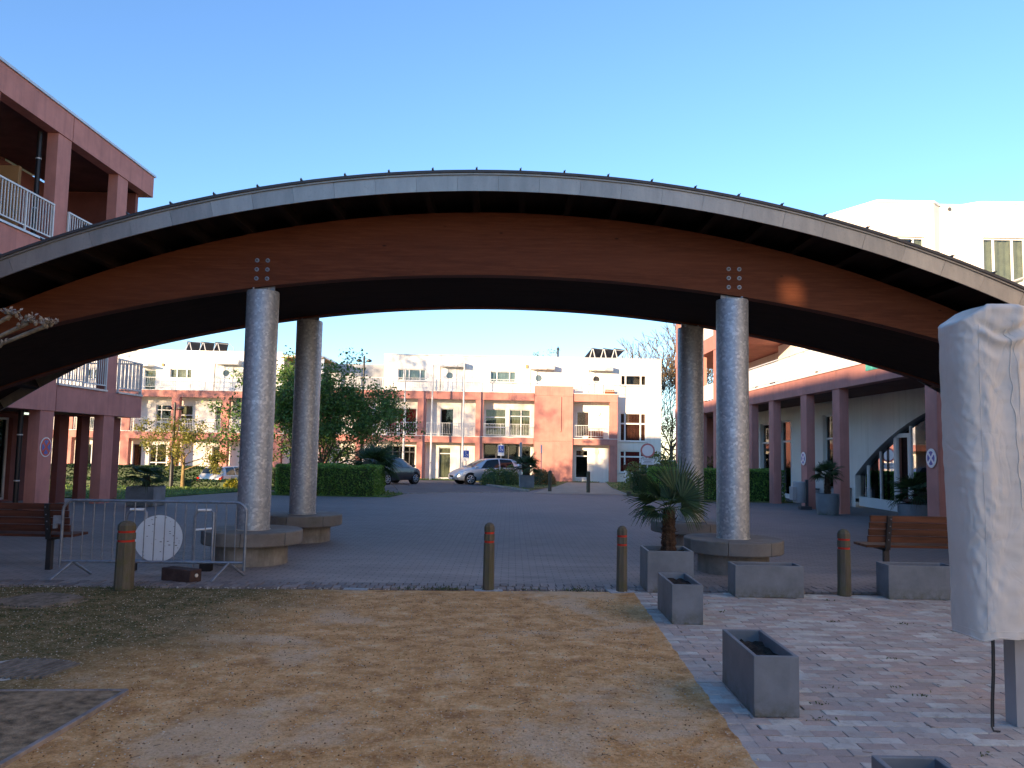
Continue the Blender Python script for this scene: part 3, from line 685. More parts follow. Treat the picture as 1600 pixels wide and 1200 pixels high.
# concrete plinths with stone seats round the columns
def plinth(x, y, label, turn):
    t = T('column_plinth', label, 'plinth', (x, y, 0), 0, 'round stone seats at the foot of the columns')
    MB().lathe([(.50, -.03), (.50, .285)], 40).build('pedestal', 'concrete', t, False, smooth=.6)
    n = 7
    for i in range(n):
        a = 2 * math.pi * i / n + turn
        MB().lathe([(.245, .286), (.69, .286), (.70, .30), (.70, .46), (.69, .473), (.245, .473)], 7, a0=a + .006, a1=a + 2 * math.pi / n - .006).build('seat_stone', 'seat_stone', t, False, smooth=.5)
    MB().lathe([(.234, .286), (.244, .286), (.244, .479), (.234, .479)], 32).build('collar', 'stone_white', t, False, smooth=.6)
plinth(CX - 3.47, YF, 'round stone seat under the front left column, behind the crowd barrier', .3)
plinth(CX + 3.47, YF, 'round stone seat under the front right column, behind the long grey planter', -.13)
plinth(CX - 3.47, YR, 'chipped round stone seat under the rear left column', 1.0)
plinth(CX + 3.47, YR, 'round stone seat under the rear right column, behind the potted palm', .5)
# ================================================================== bollards
def bollard(x, y, z, h, r, label, rz=0.0, foot=False, group='timber bollards with red bands along the front of the road', bands=True, n=8):
    t = T('timber_bollard', label, 'bollard', (x, y, z), rz, group); k = h / .8
    prof = [(r * 1.06, -.03), (r * 1.03, .02), (r, h * .3), (r * .97, h - .245), (r * .80, h - .238), (r * .80, h - .222), (r * .96, h - .215), (r * .96, h - .140), (r * .79, h - .133), (r * .79, h - .117), (r * .95, h - .11), (r * .94, h - .055), (r * .72, h - .022), (r * .35, h - .004), (0.0001, h)] if bands else [(r, -.03), (r, h - .05), (r * .7, h - .01), (.0001, h)]
    MB().lathe(prof, n).build('post', 'bollard_wood', t, False, smooth=.25)
    if bands:
        for zz in (h - .2425, h - .1375): MB().lathe([(r * .82, zz), (r * .885, zz + .002), (r * .885, zz + .024), (r * .82, zz + .026)], 18).build('red_band', 'red_paint', t, False, smooth=.6)
    if foot: MB().box(-.17, .17, -.11, .13, -.02, .006).build('footing', 'drain_iron', t, False, bevel=.004)
    return t
bollard(-4.42, 9.36, 0, .79, .105, 'mossy thick timber bollard in front of the crowd barrier', .3, n=8)
bollard(-.24, 9.80, 0, .805, .067, 'timber bollard standing alone in the middle of the opening', .1, True)
bollard(1.375, 9.86, 0, .79, .068, 'timber bollard at the corner of gravel and pavers beside the potted palm', .2, True)
bollard(4.07, 9.85, 0, .80, .079, 'timber bollard between the two long grey planters', .6)
bollard(-6.17, 9.25, 0, .80, .09, 'timber bollard cut off by the left edge of the picture', .4)
for px, py, lb in ((859, 768, 'slim dark bollard by the bushes at the left of the gravel path'), (919, 770, 'slim dark bollard at the right of the gravel path')):
    p = gp(px, py); bollard(p.x, p.y, p.z, .98, .085, lb, 0, False, 'bollards at the mouth of the gravel path', False)
p = gp(983, 775); bollard(p.x, p.y, p.z, .2, .11, 'low timber stump on the grass beside the gravel path', 0, False, None, False)
# ================================================================== planters and palms
def trough(x0, x1, y0, y1, h, label, z=0.0, rz=0.0, mat='planter_grey', name='grey_planter', group='grey fibre cement planters', fill=.055, cat='planter'):
    cx, cy = (x0 + x1) / 2, (y0 + y1) / 2; t = T(name, label, cat, (cx, cy, z), rz, group); a, b = (x1 - x0) / 2, (y1 - y0) / 2; w = .028
    bm_ = MB(); vs = []; 
    for q, zz in ((0, .004), (0, h), (w, h), (w, .03)): vs += [(-a + q, -b + q, zz), (a - q, -b + q, zz), (a - q, b - q, zz), (-a + q, b - q, zz)]
    fs = [(3, 2, 1, 0), (12, 13, 14, 15)]
    for k_ in range(3):
        for i in range(4): fs.append((4 * k_ + i, 4 * k_ + (i + 1) % 4, 4 * k_ + 4 + (i + 1) % 4, 4 * k_ + 4 + i))
    bm_.add(vs, fs).build('shell', mat, t, False, bevel=.006)
    n = 9; g = MB(); V = []; Fc = []
    for j in range(n + 1):
        for i in range(n + 1):
            V.append((-a + w + .001 + (2 * a - 2 * w - .002) * i / n, -b + w + .001 + (2 * b - 2 * w - .002) * j / n, h - fill + random.uniform(-.016, .016)))
    for j in range(n):
        for i in range(n): Fc.append((j * (n + 1) + i, j * (n + 1) + i + 1, (j + 1) * (n + 1) + i + 1, (j + 1) * (n + 1) + i))
    g.add(V, Fc).build('soil', 'soil', t, False, smooth=2)
    return t
trough(1.62, 1.93, 8.05, 8.83, .39, 'small empty grey planter set end on in front of the potted palm')
trough(2.68, 3.49, 9.60, 9.93, .375, 'long empty grey planter in front of the right column seat')
trough(4.52, 5.33, 9.66, 9.99, .40, 'long empty grey planter in front of the timber bench, beside the covered parasol', rz=.0)
trough(1.600, 1.895, 5.31, 6.09, .39, 'nearest whole empty grey planter, alone on the pavers', fill=.075)
trough(1.605, 1.90, 2.85, 3.63, .39, 'grey planter cut off by the bottom edge of the picture', fill=.075)
def frond_mesh(size, n=26, spread=2.75, pet=.55, droop=.25, seed=0):
    r = random.Random(seed); mb = MB()
    pts = [(0, 0, 0), (pet * size * .5, 0, pet * size * .06), (pet * size, 0, 0)]
    mb.tube(pts, [.011 * size / .5, .008 * size / .5, .006 * size / .5], 5)
    o = Vector(pts[-1])
    for i in range(n):
        a = -spread / 2 + spread * i / (n - 1); ln = size * (.86 + .14 * math.cos(a)) * r.uniform(.9, 1.06)
        d = Vector((math.cos(a), math.sin(a), 0)); s = Vector((-d.y, d.x, 0)); w = spread * .47 * size * .55 / n
        dr = droop * r.uniform(.6, 1.5); lift = .035 * size * (1 if i % 2 else -1)
        def q(t, e): return tuple(o + d * ln * t + s * e * (w * (1.0 if .2 < t < .6 else (.22 if t < .2 else .12 if t > .9 else .7))) + Vector((0, 0, -dr * ln * max(0, t - .45) ** 2 * 1.6 + (lift * .35 if e == 0 else 0))))
        ts = (.02, .3, .55, .78, 1.0); vs = []; fs = []
        for t in ts: vs += [q(t, -1), q(t, 0), q(t, 1)]
        for j in range(4):
            b = 3 * j; fs += [(b, b + 1, b + 4, b + 3), (b + 1, b + 2, b + 5, b + 4)]
        mb.add(vs, fs)
    me = mb.mesh('frond'); me.materials.append(MATS['leaf_palm']); return me
def palm(t, z0, th, tr, size, fr, seed=1, lean=(0, 0)):
    """trunk and fan leaves added to the thing t; fr = list of (azimuth, elevation, roll, scale)"""
    r = random.Random(seed); n = 14; pts = []; rs = []
    for i in range(n):
        q = i / (n - 1); pts.append((lean[0] * q, lean[1] * q, z0 + th * q)); rs.append(tr * (1.05 - .25 * q) * (1 + .14 * (i % 2)) * r.uniform(.94, 1.08))
    tk = MB().tube(pts, rs, 11).build('trunk', 'palm_fibre', t, False)
    mb = MB()
    for i in range(46):
        q = r.uniform(.05, 1); a = r.uniform(0, 6.28); rr = tr * (1.0 - .2 * q); p = Vector((lean[0] * q + rr * .8 * math.cos(a), lean[1] * q + rr * .8 * math.sin(a), z0 + th * q)); e = r.uniform(.25, .8) * tr
        mb.tube([p, p + Vector((math.cos(a) * e, math.sin(a) * e, e * r.uniform(.2, 1.6)))], [tr * .13, tr * .03], 4)
    mb.build('leaf_bases', 'palm_fibre', tk, world=False, kind='stuff')
    ms = [frond_mesh(size, 26, 2.6, .5, .22, seed), frond_mesh(size, 24, 3.0, .6, .5, seed + 1), frond_mesh(size, 22, 2.3, .45, .9, seed + 2)]
    for i, (az, el, ro, s) in enumerate(fr):
        o = link('frond', ms[i % 3 if el < .7 else 0], None, t, loc=(lean[0], lean[1], z0 + th))
        o.rotation_euler = (Matrix.Rotation(az, 3, 'Z') @ Matrix.Rotation(-el, 3, 'Y') @ Matrix.Rotation(ro, 3, 'X')).to_euler(); o.scale = (s,) * 3
def random_fronds(n, seed, lo=-.35, hi=1.3):
    r = random.Random(seed); return [(2.4 * i + r.uniform(-.3, .3), lo + (hi - lo) * (i / n) + r.uniform(-.12, .12), r.uniform(-.5, .5), r.uniform(.8, 1.05)) for i in range(n)]
pp = trough(1.675, 2.235, 9.80, 10.36, .50, 'square grey planter under the nearest palm', name='palm_planter', group='planters holding a palm', fill=.05)
pt = T('fan_palm', 'nearest fan palm, with broad drooping fans, in the square grey planter by the right columns', 'palm', (1.985, 10.08, .45), 0, 'potted fan palms')
palm(pt, 0, .53, .085, .37, [(.3, 1.15, 1.45, 1.25), (-.25, .7, 1.3, 1.12), (.1, .25, 1.1, 1.0), (2.7, .9, .6, 1.0), (3.3, .45, .3, 1.0), (3.0, .05, -.2, .9), (2.7, -.2, .3, .8), (3.7, -.3, 0, .7), (-.2, .0, .5, .8), (1.3, .8, .3, .9), (-1.5, .5, .2, .7), (4.2, .1, .3, .75)], 3)
def round_pot(x, y, z, r, h, label, square=False):
    t = T('palm_planter', label, 'planter', (x, y, z), 0, 'planters holding a palm')
    MB().lathe([(r * .9, .002), (r, h * .5), (r, h), (r - .05, h), (r - .05, h - .08)], 28).build('shell', 'planter_grey', t, False, smooth=.6)
    MB().lathe([(.0001, h - .07), (r - .049, h - .075)], 20).build('soil', 'soil', t, False); return t
def potted(x, y, z, w, h, th, tr, size, n, seed, plabel, tlabel, rnd=False, hi=1.3):
    if rnd: round_pot(x, y, z, w / 2, h, plabel)
    else: trough(x - w / 2, x + w / 2, y - w / 2, y + w / 2, h, plabel, z=z, name='palm_planter', group='planters holding a palm')
    t = T('fan_palm', tlabel, 'palm', (x, y, z + h - .06), 0, 'potted fan palms'); palm(t, -.02, th, tr, size, random_fronds(n, seed, hi=hi), seed)
potted(9.10, 23.1, gz(9, 23.1), .64, .60, .62, .085, .34, 17, 21, 'rounded grey planter beside the arcade pillar with the blue sign', 'small upright fan palm beside the right arcade pillar', True)
potted(10.95, 21.7, 0, .95, .42, .35, .09, .55, 14, 31, 'wide low grey planter in front of the arched window', 'spreading fan palm in front of the arched window', True, .8)
p = gp(823, 763); potted(p.x, p.y, p.z, .74, .68, .5, .11, .62, 15, 41, 'square grey planter on the kerb beside the silver car', 'fan palm in the square planter beside the silver car')
p = gp(583, 772); potted(p.x, p.y, p.z, .62, .66, .55, .11, .78, 20, 51, 'grey planter half hidden at the end of the clipped hedge', 'dark fan palm at the end of the hedge beside the dark car', hi=1.0)
potted(-9.75, 21.6, 0, .74, .52, .34, .1, .46, 13, 61, 'dark square planter on the left seen through the crowd barrier', 'dark fan palm near the left arcade pillars', hi=.9)
# ================================================================== benches
def bench(x0, x1, y, label, mat, z=0.0, rz=0.0, seat=1):
    cx = (x0 + x1) / 2; L_ = (x1 - x0) / 2; t = T('timber_bench', label, 'bench', (cx, y, z), rz, 'timber slat benches')
    for i, zz in enumerate((.50, .595, .69, .785)):
        yy = .045 - .028 * i; MB().box(-L_, L_, yy - .018, yy + .018, zz, zz + .086).build('back_slat', mat, t, False, bevel=.004)
    for i in range(4): MB().box(-L_, L_, .09 + i * .108, .09 + i * .108 + .098, .42, .455).build('seat_slat', mat, t, False, bevel=.004)
    for sx in (-L_ + .26, L_ - .26):
        mb = MB(); 
        mb.add([(sx - .033, .03, -.02), (sx + .033, .03, -.02), (sx + .033, .10, -.02), (sx - .033, .10, -.02), (sx - .033, .03, .40), (sx + .033, .03, .40), (sx + .033, .10, .40), (sx - .033, .10, .40)], [(0, 3, 2, 1), (4, 5, 6, 7), (0, 1, 5, 4), (1, 2, 6, 5), (2, 3, 7, 6), (3, 0, 4, 7)])
        mb.box(sx - .033, sx + .033, .03, .52, .385, .418)
        mb.add([(sx - .033, .0, .40), (sx + .033, .0, .40), (sx + .033, .026, .40), (sx - .033, .026, .40), (sx - .033, -.085, .87), (sx + .033, -.085, .87), (sx + .033, -.06, .87), (sx - .033, -.06, .87)], [(0, 3, 2, 1), (4, 5, 6, 7), (0, 1, 5, 4), (1, 2, 6, 5), (2, 3, 7, 6), (3, 0, 4, 7)])
        lg = mb.build('leg', 'black_metal', t, False)
        bo = MB()
        for i, zz in enumerate((.54, .64, .73, .83)): bo.tube([(sx, -.018 - .028 * i, zz), (sx, -.032 - .028 * i, zz)], .008, 6)
        bo.build('bolt', 'galv_tube', lg, world=False)
    return t
bench(4.98, 6.85, 11.2, 'brown timber bench behind the grey planter at the right, its back to the viewer', 'bench_wood')
bench(-7.75, -5.80, 10.65, 'dark timber bench at the left edge behind the crowd barrier', 'bench_wood_dark')
b3 = bench(11.05, 12.7, 22.3, 'weathered timber bench against the arched window, behind the spreading palm', 'bench_wood_dark', rz=math.pi / 2 * 0.0)
b3.location = (11.6, 22.6, 0); b3.rotation_euler = (0, 0, 1.2); 
# ================================================================== crowd barrier, sign leaning behind it, block
bar = T('crowd_barrier', 'grey steel crowd barrier standing at the left of the opening', 'barrier', (-4.47, 10.2, 0), .055)
hw, zt, zl = 1.13, .955, .20
arc = [(-hw, 0, .02), (-hw, 0, zt - .13)] + [(-hw + .13 - .13 * math.cos(q), 0, zt - .13 + .13 * math.sin(q)) for q in (.35, .8, 1.2)] + [(-hw + .13, 0, zt), (hw - .13, 0, zt)] + [(hw - .13 + .13 * math.sin(q), 0, zt - .13 + .13 * math.cos(q)) for q in (.35, .8, 1.2)] + [(hw, 0, zt - .13), (hw, 0, .10)]
arc[0] = (-hw, 0, .12)
MB().tube(arc, .0185, 10).build('frame', 'galv_tube', bar, False, smooth=1)
MB().tube([(-hw + .02, 0, zl), (hw - .02, 0, zl)], .0165, 8).build('lower_rail', 'galv_tube', bar, False, smooth=1)
ROD = MB().tube([(0, 0, zl + .01), (0, 0, zt - .01)], .0075, 6).mesh('upright'); ROD.materials.append(MATS['galv_tube'])
for i in range(17): link('upright', ROD, None, bar, loc=(-hw + (2 * hw) * (i + 1) / 18, 0, 0))
for sx in (-.98, .94):
    for sy, ex in ((-1, -.13), (1, .12)): MB().tube([(sx, 0, zl - .005), (sx + ex, sy * .26, .004)], .017, 8).build('leg', 'galv_tube', bar, False, smooth=1)
MB().box(-hw - .11, -hw - .015, -.012, .012, .66, .76).box(-hw - .11, -hw - .08, -.012, .05, .60, .659).build('hook', 'galv_tube', bar, False)
ds = T('round_sign', 'white round sign turned face away on a steel tube stand behind the barrier', 'sign', (-4.62, 10.72, 0), .12)
MB().disc((-.02, 0, .43), .305, (0, 1, -.08), .012, 48).build('sign_plate', 'sign_back', ds, False)
sp = []; rs_ = random.Random(5); mb = MB()
for i in range(30):
    a, q = rs_.uniform(0, 6.28), .29 * math.sqrt(rs_.random()); x, z = -.02 + q * math.cos(a), .43 + q * math.sin(a)
    w = rs_.uniform(.004, .014); mb.box(x - w, x + w, -.004 + (z - .43) * .08 - .001, -.0012 + (z - .43) * .08, z - w * .35, z + w * .35)
mb.build('chip', 'print_dark', ds, False, kind='stuff')
def hoop(x0, x1, z1, label=None):
    pts = [(x0, .05, .01), (x0, .05, z1 - .08), (x0 + .03, .05, z1 - .02), (x0 + .09, .05, z1), (x1 - .04, .05, z1), (x1, .05, z1 - .03), (x1, .05, .12)]
    h_ = MB().tube(pts, .0165, 8).build('stand_tube', 'galv_tube', ds, False, smooth=1)
    MB().tube([(x0 + .04, .045, z1 + .002), (x1 - .03, .045, z1 + .004)], .0175, 8).build('worn_band', 'sign_white', h_, world=False, smooth=1)
hoop(-.45, -.20, .80); hoop(.42, .66, .80)
MB().tube([(.44, .05, .54), (.65, .05, .56)], .015, 8).build('stand_tube', 'sign_white', ds, False, smooth=1)
MB().tube([(-.45, .05, .14), (.66, .05, .13)], .0155, 8).build('stand_tube', 'galv_tube', ds, False, smooth=1)
MB().box(-.46, -.30, -.02, .12, 0, .10).build('foot', 'rubber', ds, False, bevel=.01); MB().box(.52, .67, -.02, .12, 0, .10).build('foot', 'rubber', ds, False, bevel=.01)
wb = T('weight_block', 'dark brown weight block lying on the road by the barrier foot', 'block', (-4.03, 10.02, .003), -.42)
MB().box(-.24, .24, -.09, .09, 0, .155).build('body', 'block_brown', wb, False, bevel=.012)
MB().tube([(.242, 0, .085), (.255, 0, .085)], .022, 12).build('plug', 'stone_white', wb, False)
# ================================================================== covered parasol
um = T('covered_parasol', 'cantilever parasol wrapped in a pale cloth cover on a grey aluminium mast', 'parasol', (3.33, 5.28, 0))
mb = MB()
prof = [(-.09, -.06), (-.015, -.06), (-.015, -.045), (.015, -.045), (.015, -.06), (.09, -.06), (.09, .06), (-.09, .06)]
vs = [(x, y, z) for z in (.0, 2.5) for x, y in prof]; n = len(prof)
mb.add(vs, [tuple(range(n - 1, -1, -1)), tuple(range(n, 2 * n))] + [(i, (i + 1) % n, n + (i + 1) % n, n + i) for i in range(n)]).build('mast', 'grey_paint', um, False)
mb = MB(); cn, cm = 112, 150; cxo = -.205; vs = []; fs = []
def cov(a, q):
    """cover outline: a = angle, q = height 0..1"""
    z = .585 + 2.07 * q; w = .252 - .012 * (1 - q); d = .205; cx_ = cxo + .025 * (1 - q) + .006 * math.sin(q * 6)
    ca, sa = math.cos(a), math.sin(a); e = .62
    x = w * math.copysign(abs(ca) ** e, ca); y = d * math.copysign(abs(sa) ** e, sa); fr_ = max(0, -sa) ** .5
    n1 = mnoise.noise(Vector((x * 9 + z * 3.0, y * 7, z * 2.6))); n2 = mnoise.noise(Vector((x * 22 + z * 9, y * 22, z * 12 - x * 14))); n3 = mnoise.noise(Vector((x * 6 + 9, y * 6, z * .8)))
    f = .004 * n1 + .003 * n2 + .006 * n3 + .003 * math.sin(5 * a + 2 * q)
    n4 = mnoise.noise(Vector((x * 7 + z * 5.5, 3.3, z * 1.6 - x * 5))); f += fr_ * (.011 * max(0, 1 - abs(n1) * 4.0) * max(0, n3 + .45) + .012 * max(0, 1 - abs(n4) * 5.0) * max(0, .5 - n3) + .0025 * (1 - abs(n2) * 4))
    # two long soft pleats running down the front, a stitched seam between them
    for c_, k_, wd in ((-.13 + .03 * q, .012, .03), (.10 - .09 * (1 - q), .016, .025), (.19, .010, .02)): f += fr_ * k_ * math.exp(-((x - c_) / wd) ** 2) * (.6 + .4 * math.sin(z * 2.2 + c_ * 20))
    du = x + .005 - .03 * (q - .5); f += fr_ * (-.008 * math.exp(-(du / .012) ** 2) + .005 * math.sin(z * 46 - abs(du) * 50) * math.exp(-(du / .07) ** 2) * (.5 + .5 * math.sin(z * 2.6 + 1)))
    k1 = 2.44 + 1.9 * (x - .01) ** 2 * 2.0
    if abs(x) < .17: f += fr_ * (1 - (x / .17) ** 2) * (.034 * math.exp(-((z - k1) / .03) ** 2) - .040 * math.exp(-((z - k1 - .05) / .026) ** 2) - .012 * math.exp(-((z - k1 + .07) / .04) ** 2))
    s = 1 + f / .22; low = -.095 * max(0, min(1, (-.09 - x) / .16)) - .02 * max(0, (x - .2) / .05)
    return (cx_ + x * s, y * s - .02, z + low * max(0, (q - .90) * 10) + (.010 * math.sin(2 * a + .5) + .012 * ca) * max(0, 1 - q * 14) - (.03 * math.exp(-((x + .19) / .05) ** 2)) * max(0, 1 - q * 14))
for j in range(cm + 1):
    for i in range(cn): vs.append(cov(2 * math.pi * i / cn, j / cm))
for j in range(cm):
    for i in range(cn): fs.append((j * cn + i, j * cn + (i + 1) % cn, (j + 1) * cn + (i + 1) % cn, (j + 1) * cn + i))
prev = cm * cn
for q, up in ((.97, .012), (.88, .024), (.7, .032), (.4, .036), (.02, .036)):
    st = len(vs)
    for i in range(cn):
        x, y, z = cov(2 * math.pi * i / cn, 1); vs.append((cxo + (x - cxo) * q + .02 * (1 - q), y * q, z + up + (1 - q) * .02))
    for i in range(cn): fs.append((prev + i, prev + (i + 1) % cn, st + (i + 1) % cn, st + i))
    prev = st
fs.append(tuple(prev + i for i in range(cn)))
cl_ = mb.add(vs, fs).build('cloth_cover', 'cover_cloth', um, False, smooth=2.0)
sm = []
for i in range(120):
    q = .004 + .93 * i / 119; p_ = cov(-math.pi / 2 + .10 - .16 * (q - .5) + .012 * math.sin(q * 60) + .01 * math.sin(q * 23), q); sm.append((p_[0], p_[1] - .0012, p_[2]))
MB().tube(sm, .0034, 5).build('seam', 'cover_cloth', cl_, world=False, smooth=2)
for qh in (.004, .022):
    hm = [cov(2 * math.pi * i / 90, qh) for i in range(91)]; MB().tube([(cxo + (x - cxo) * 1.004, y * 1.006, z) for x, y, z in hm], .0036 if qh < .01 else .002, 5, False).build('hem', 'cover_cloth', cl_, world=False, smooth=2)
for (xx, x2) in ((-.135, -.10), (.085, .02)):
    ln = []
    for i in range(90):
        q = .03 + .93 * i / 89; xt = xx + (x2 - xx) * q; a_ = -math.pi / 2 + xt / .24; p_ = cov(a_, q); ln.append((p_[0], p_[1] - .0005, p_[2]))
    MB().tube(ln, .0022, 5).build('seam', 'cover_cloth', cl_, world=False, smooth=2)
co = [(-.27, -.12, .60), (-.272, -.125, .50), (-.278, -.13, .35), (-.295, -.14, .18), (-.305, -.15, .03), (-.30, -.16, .008), (-.26, -.165, .006), (-.285, -.17, .006)]
MB().tube(co, .0065, 6).build('draw_cord', 'black_metal', um, False, smooth=1); MB().tube([(x + .012, y, z) for x, y, z in co[:5]], .004, 6).build('draw_cord', 'black_metal', um, False, smooth=1)
um.scale = (1, 1, 1)
# small twig on the pavers
# ================================================================== gravel court details: grates, edging, drain cover
def grate(px, py, w, d, rz, label, mat, n):
    p = gp(px, py); t = T('stone_grate', label, 'drain grate', (p.x, p.y, 0), rz, 'round grates set in the gravel')
    m = 34; vs = [(0, 0, .006)] + [(w * math.cos(2 * math.pi * i / m) * (1 + .05 * math.sin(5 * i)), d * math.sin(2 * math.pi * i / m) * (1 + .06 * math.sin(3 * i + 1)), .004) for i in range(m)]
    MB().add(vs, [(0, 1 + i, 1 + (i + 1) % m) for i in range(m)]).build('surround', mat, t, False)
    for i in range(n):
        x = -w * .7 + 1.4 * w * (i + .5) / n; h = d * .82 * math.sqrt(max(.05, 1 - (x / w) ** 2)); MB().box(x - .2 * 1.4 * w / n, x + .2 * 1.4 * w / n, -h, h, .005, .024).build('bar', 'grate_stone', t, False)
    return t
grate(62, 939, .50, .42, -.35, 'round ribbed drain grate in the moss nearest the road at the left', 'dark_gravel', 15)
grate(45, 1047, .42, .30, -.2, 'pale dusty ribbed drain grate in the gravel at the left', 'grate_pale', 12)
ed = T('timber_edging', 'thin grey timber edging that turns a corner in the gravel at bottom left', 'edging', (*gp(200, 1082).xy, 0))
def strip(a, b, w, h):
    a, b = Vector(a), Vector(b); d = (b - a).normalized(); s = Vector((-d.y, d.x, 0)) * w / 2
    pts = [a - s, b - s, b + s, a + s]; MB().add([(q.x, q.y, -.03) for q in pts] + [(q.x, q.y, h) for q in pts], [(0, 3, 2, 1), (4, 5, 6, 7), (0, 1, 5, 4), (1, 2, 6, 5), (2, 3, 7, 6), (3, 0, 4, 7)]).build('edging_board', 'edging_wood', ed, bevel=.004)
e0, e1, e2 = gp(200, 1082), gp(-60, 1083), gp(-40, 1224)
e1 = e0 + (e1 - e0) * 3; e2 = e0 + (e2 - e0) * 1.5
strip(e0, e1, .028, .022); strip(e0 + (e2 - e0).normalized() * .02, e2, .034, .026)
pc = gp(556, 921); o = T('drain_cover', 'small square metal cover at the edge of the gravel left of the middle bollard', 'cover', (pc.x, pc.y, 0)); MB().box(-.145, .145, -.05, .06, -.02, .008).build('lid', 'drain_iron', o, False, bevel=.003)
# twigs lying on the ground
tw = MB()
for _ in range(70):
    x, y = random.uniform(-2.5, 1.2), random.uniform(4, 9.5); a = random.uniform(0, 6.3); l_ = random.uniform(.02, .07); tw.tube([(x, y, .012), (x + l_ * math.cos(a) * .6, y + l_ * math.sin(a) * .6, .016), (x + l_ * math.cos(a + .3), y + l_ * math.sin(a + .3), .012)], .0016, 4)
for _ in range(40):
    x, y = random.uniform(1.9, 5), random.uniform(4.3, 9.5); a = random.uniform(0, 6.3); l_ = random.uniform(.02, .07); tw.tube([(x, y, .008), (x + l_ * math.cos(a), y + l_ * math.sin(a), .01)], .0018, 4)
tw.build('twig_litter', 'bark', kind='stuff')
# ================================================================== left building (runs away from the viewer)
XL = -11.2; ML = lambda u, w, z: (XL - w, u, z)       # u along y, w into the building
lb = T('arcade_building', 'pink rendered building with open galleries along the left edge, nearest to the viewer', 'building', (XL, 24.0, 0))
py_ = [22.3, 19.32, 16.5, 13.6, 10.7, 7.8]
for z0, z1, nm in ((-.05, 2.405, 0), (3.054, 5.715, 1), (6.404, 9.195, 2)):
    for y in py_: part_box(lb, 'pillar', 'pink_render', XL - .27, XL, y - .29, y + .29, z0, z1)
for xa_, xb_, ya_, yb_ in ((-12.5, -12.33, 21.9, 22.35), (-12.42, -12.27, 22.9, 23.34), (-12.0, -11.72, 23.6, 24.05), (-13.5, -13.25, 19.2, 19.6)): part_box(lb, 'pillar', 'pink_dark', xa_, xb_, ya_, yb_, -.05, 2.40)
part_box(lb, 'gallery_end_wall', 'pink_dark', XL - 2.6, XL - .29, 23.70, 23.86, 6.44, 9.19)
for z0, z1 in ((2.41, 3.05), (5.72, 6.40), (9.20, 9.84)):
    for a, b in ((19.62, 24.15), (14.9, 19.61), (10.2, 14.89), (5.5, 10.19), (-6, 5.49)):
        part_box(lb, 'fascia_panel', 'pink_render', XL - .28, XL + .03, a, b - .02, z0, z1)
    part_box(lb, 'fascia_panel', 'pink_render', XL - 2.6, XL - .281, 23.87, 24.13, z0, z1)
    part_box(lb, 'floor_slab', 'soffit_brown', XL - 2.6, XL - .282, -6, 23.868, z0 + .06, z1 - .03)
part_box(lb, 'roof', 'coping', XL - 8.2, XL + .07, -6.05, 24.2, 9.845, 9.91)
# back wall of the galleries and the body of the building
MLb = lambda u, w, z: (XL - 2.6 - w, u, z)
hs = [(20.6, 22.2, .05, 2.3), (17.0, 18.6, .05, 2.3), (13.5, 15.5, .05, 2.3)]
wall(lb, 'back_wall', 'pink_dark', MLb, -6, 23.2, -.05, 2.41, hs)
for h in hs: window(lb, MLb, h, (.5,), (), frame='white_frame', name='glazed_door')
hs = [(17.4, 18.9, 3.1, 5.3), (20.3, 21.6, 3.1, 5.3)]
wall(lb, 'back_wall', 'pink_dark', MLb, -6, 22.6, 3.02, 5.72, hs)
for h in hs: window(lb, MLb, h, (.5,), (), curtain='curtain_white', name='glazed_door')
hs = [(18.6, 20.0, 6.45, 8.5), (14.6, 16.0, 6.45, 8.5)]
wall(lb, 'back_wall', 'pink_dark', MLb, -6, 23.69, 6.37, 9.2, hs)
for h in hs: window(lb, MLb, h, (.5,), (), curtain='curtain_white', name='glazed_door')
part_box(lb, 'partition_wall', 'ochre_render', XL - 2.58, XL - .9, 19.0, 19.12, 6.41, 8.35)
part_box(lb, 'body', 'pink_render', XL - 8.2, XL - 3.6, -6, 22.6, -.05, 9.84); part_box(lb, 'end_wall', 'pink_render', XL - 3.61, XL - 2.602, 22.4, 22.6, -.05, 9.19)
for z, nm in ((3.055, 0), (6.405, 1)):
    for a, b in zip(py_[1:], py_):
        part_box(lb, 'ledge', 'coping', XL - .26, XL + .075, a + .30, b - .30, z, z + .05)
        railing(lb, lambda u, w, zz: (XL + .02 - w, u, zz), a + .31, b - .31, z + .05, .95, .105, 'pale_metal', 1.4, r=.010)
    part_box(lb, 'ledge', 'coping', XL - .26, XL + .075, 22.61, 24.1, z, z + .05)
    railing(lb, lambda u, w, zz: (XL + .02 - w, u, zz), 22.62, 24.08, z + .05, .95, .105, 'pale_metal', 1.4, r=.010)
    railing(lb, lambda u, w, zz: (u, 24.06 + w, zz), XL - 2.6, XL + .0, z + .05, .95, .105, 'pale_metal', 1.4, r=.010)
for z0, z1 in ((0, 2.4), (6.45, 9.19)):
    p_ = MB().tube([(XL - .42, 18.98, z0), (XL - .42, 18.98, z1)], .06, 10).build('drainpipe', 'black_metal', lb, smooth=1)
    for q in (.3, .75): MB().tube([(XL - .42, 18.98, z0 + (z1 - z0) * q), (XL - .42, 18.98, z0 + (z1 - z0) * q + .03)], .068, 10).build('bracket', 'pale_metal', p_)
part_box(lb, 'wall_lamp', 'ochre_render', XL - .62, XL - .48, 23.6, 23.69, 8.35, 8.55)
wall(lb, 'sun_mask_wall', 'pink_render', ML, -20.05, -5.9, -.05, 9.84, [(-9.96, -9.36, 8.22, 8.58)], rev=.25)  # added wall out of view; its opening shapes the sun patch on the beam
part_box(lb, 'end_wall', 'pink_render', XL - 8.2, XL - .003, -6.05, -5.8, -.05, 9.83)  # unseen, added to stop sun leaking through the open galleries
part_box(lb, 'lowered_wing', 'pink_render', XL - 8.2, XL, -46, -20.06, -.05, 5.4)  # out of view, kept low to let in more sky and bounced sun
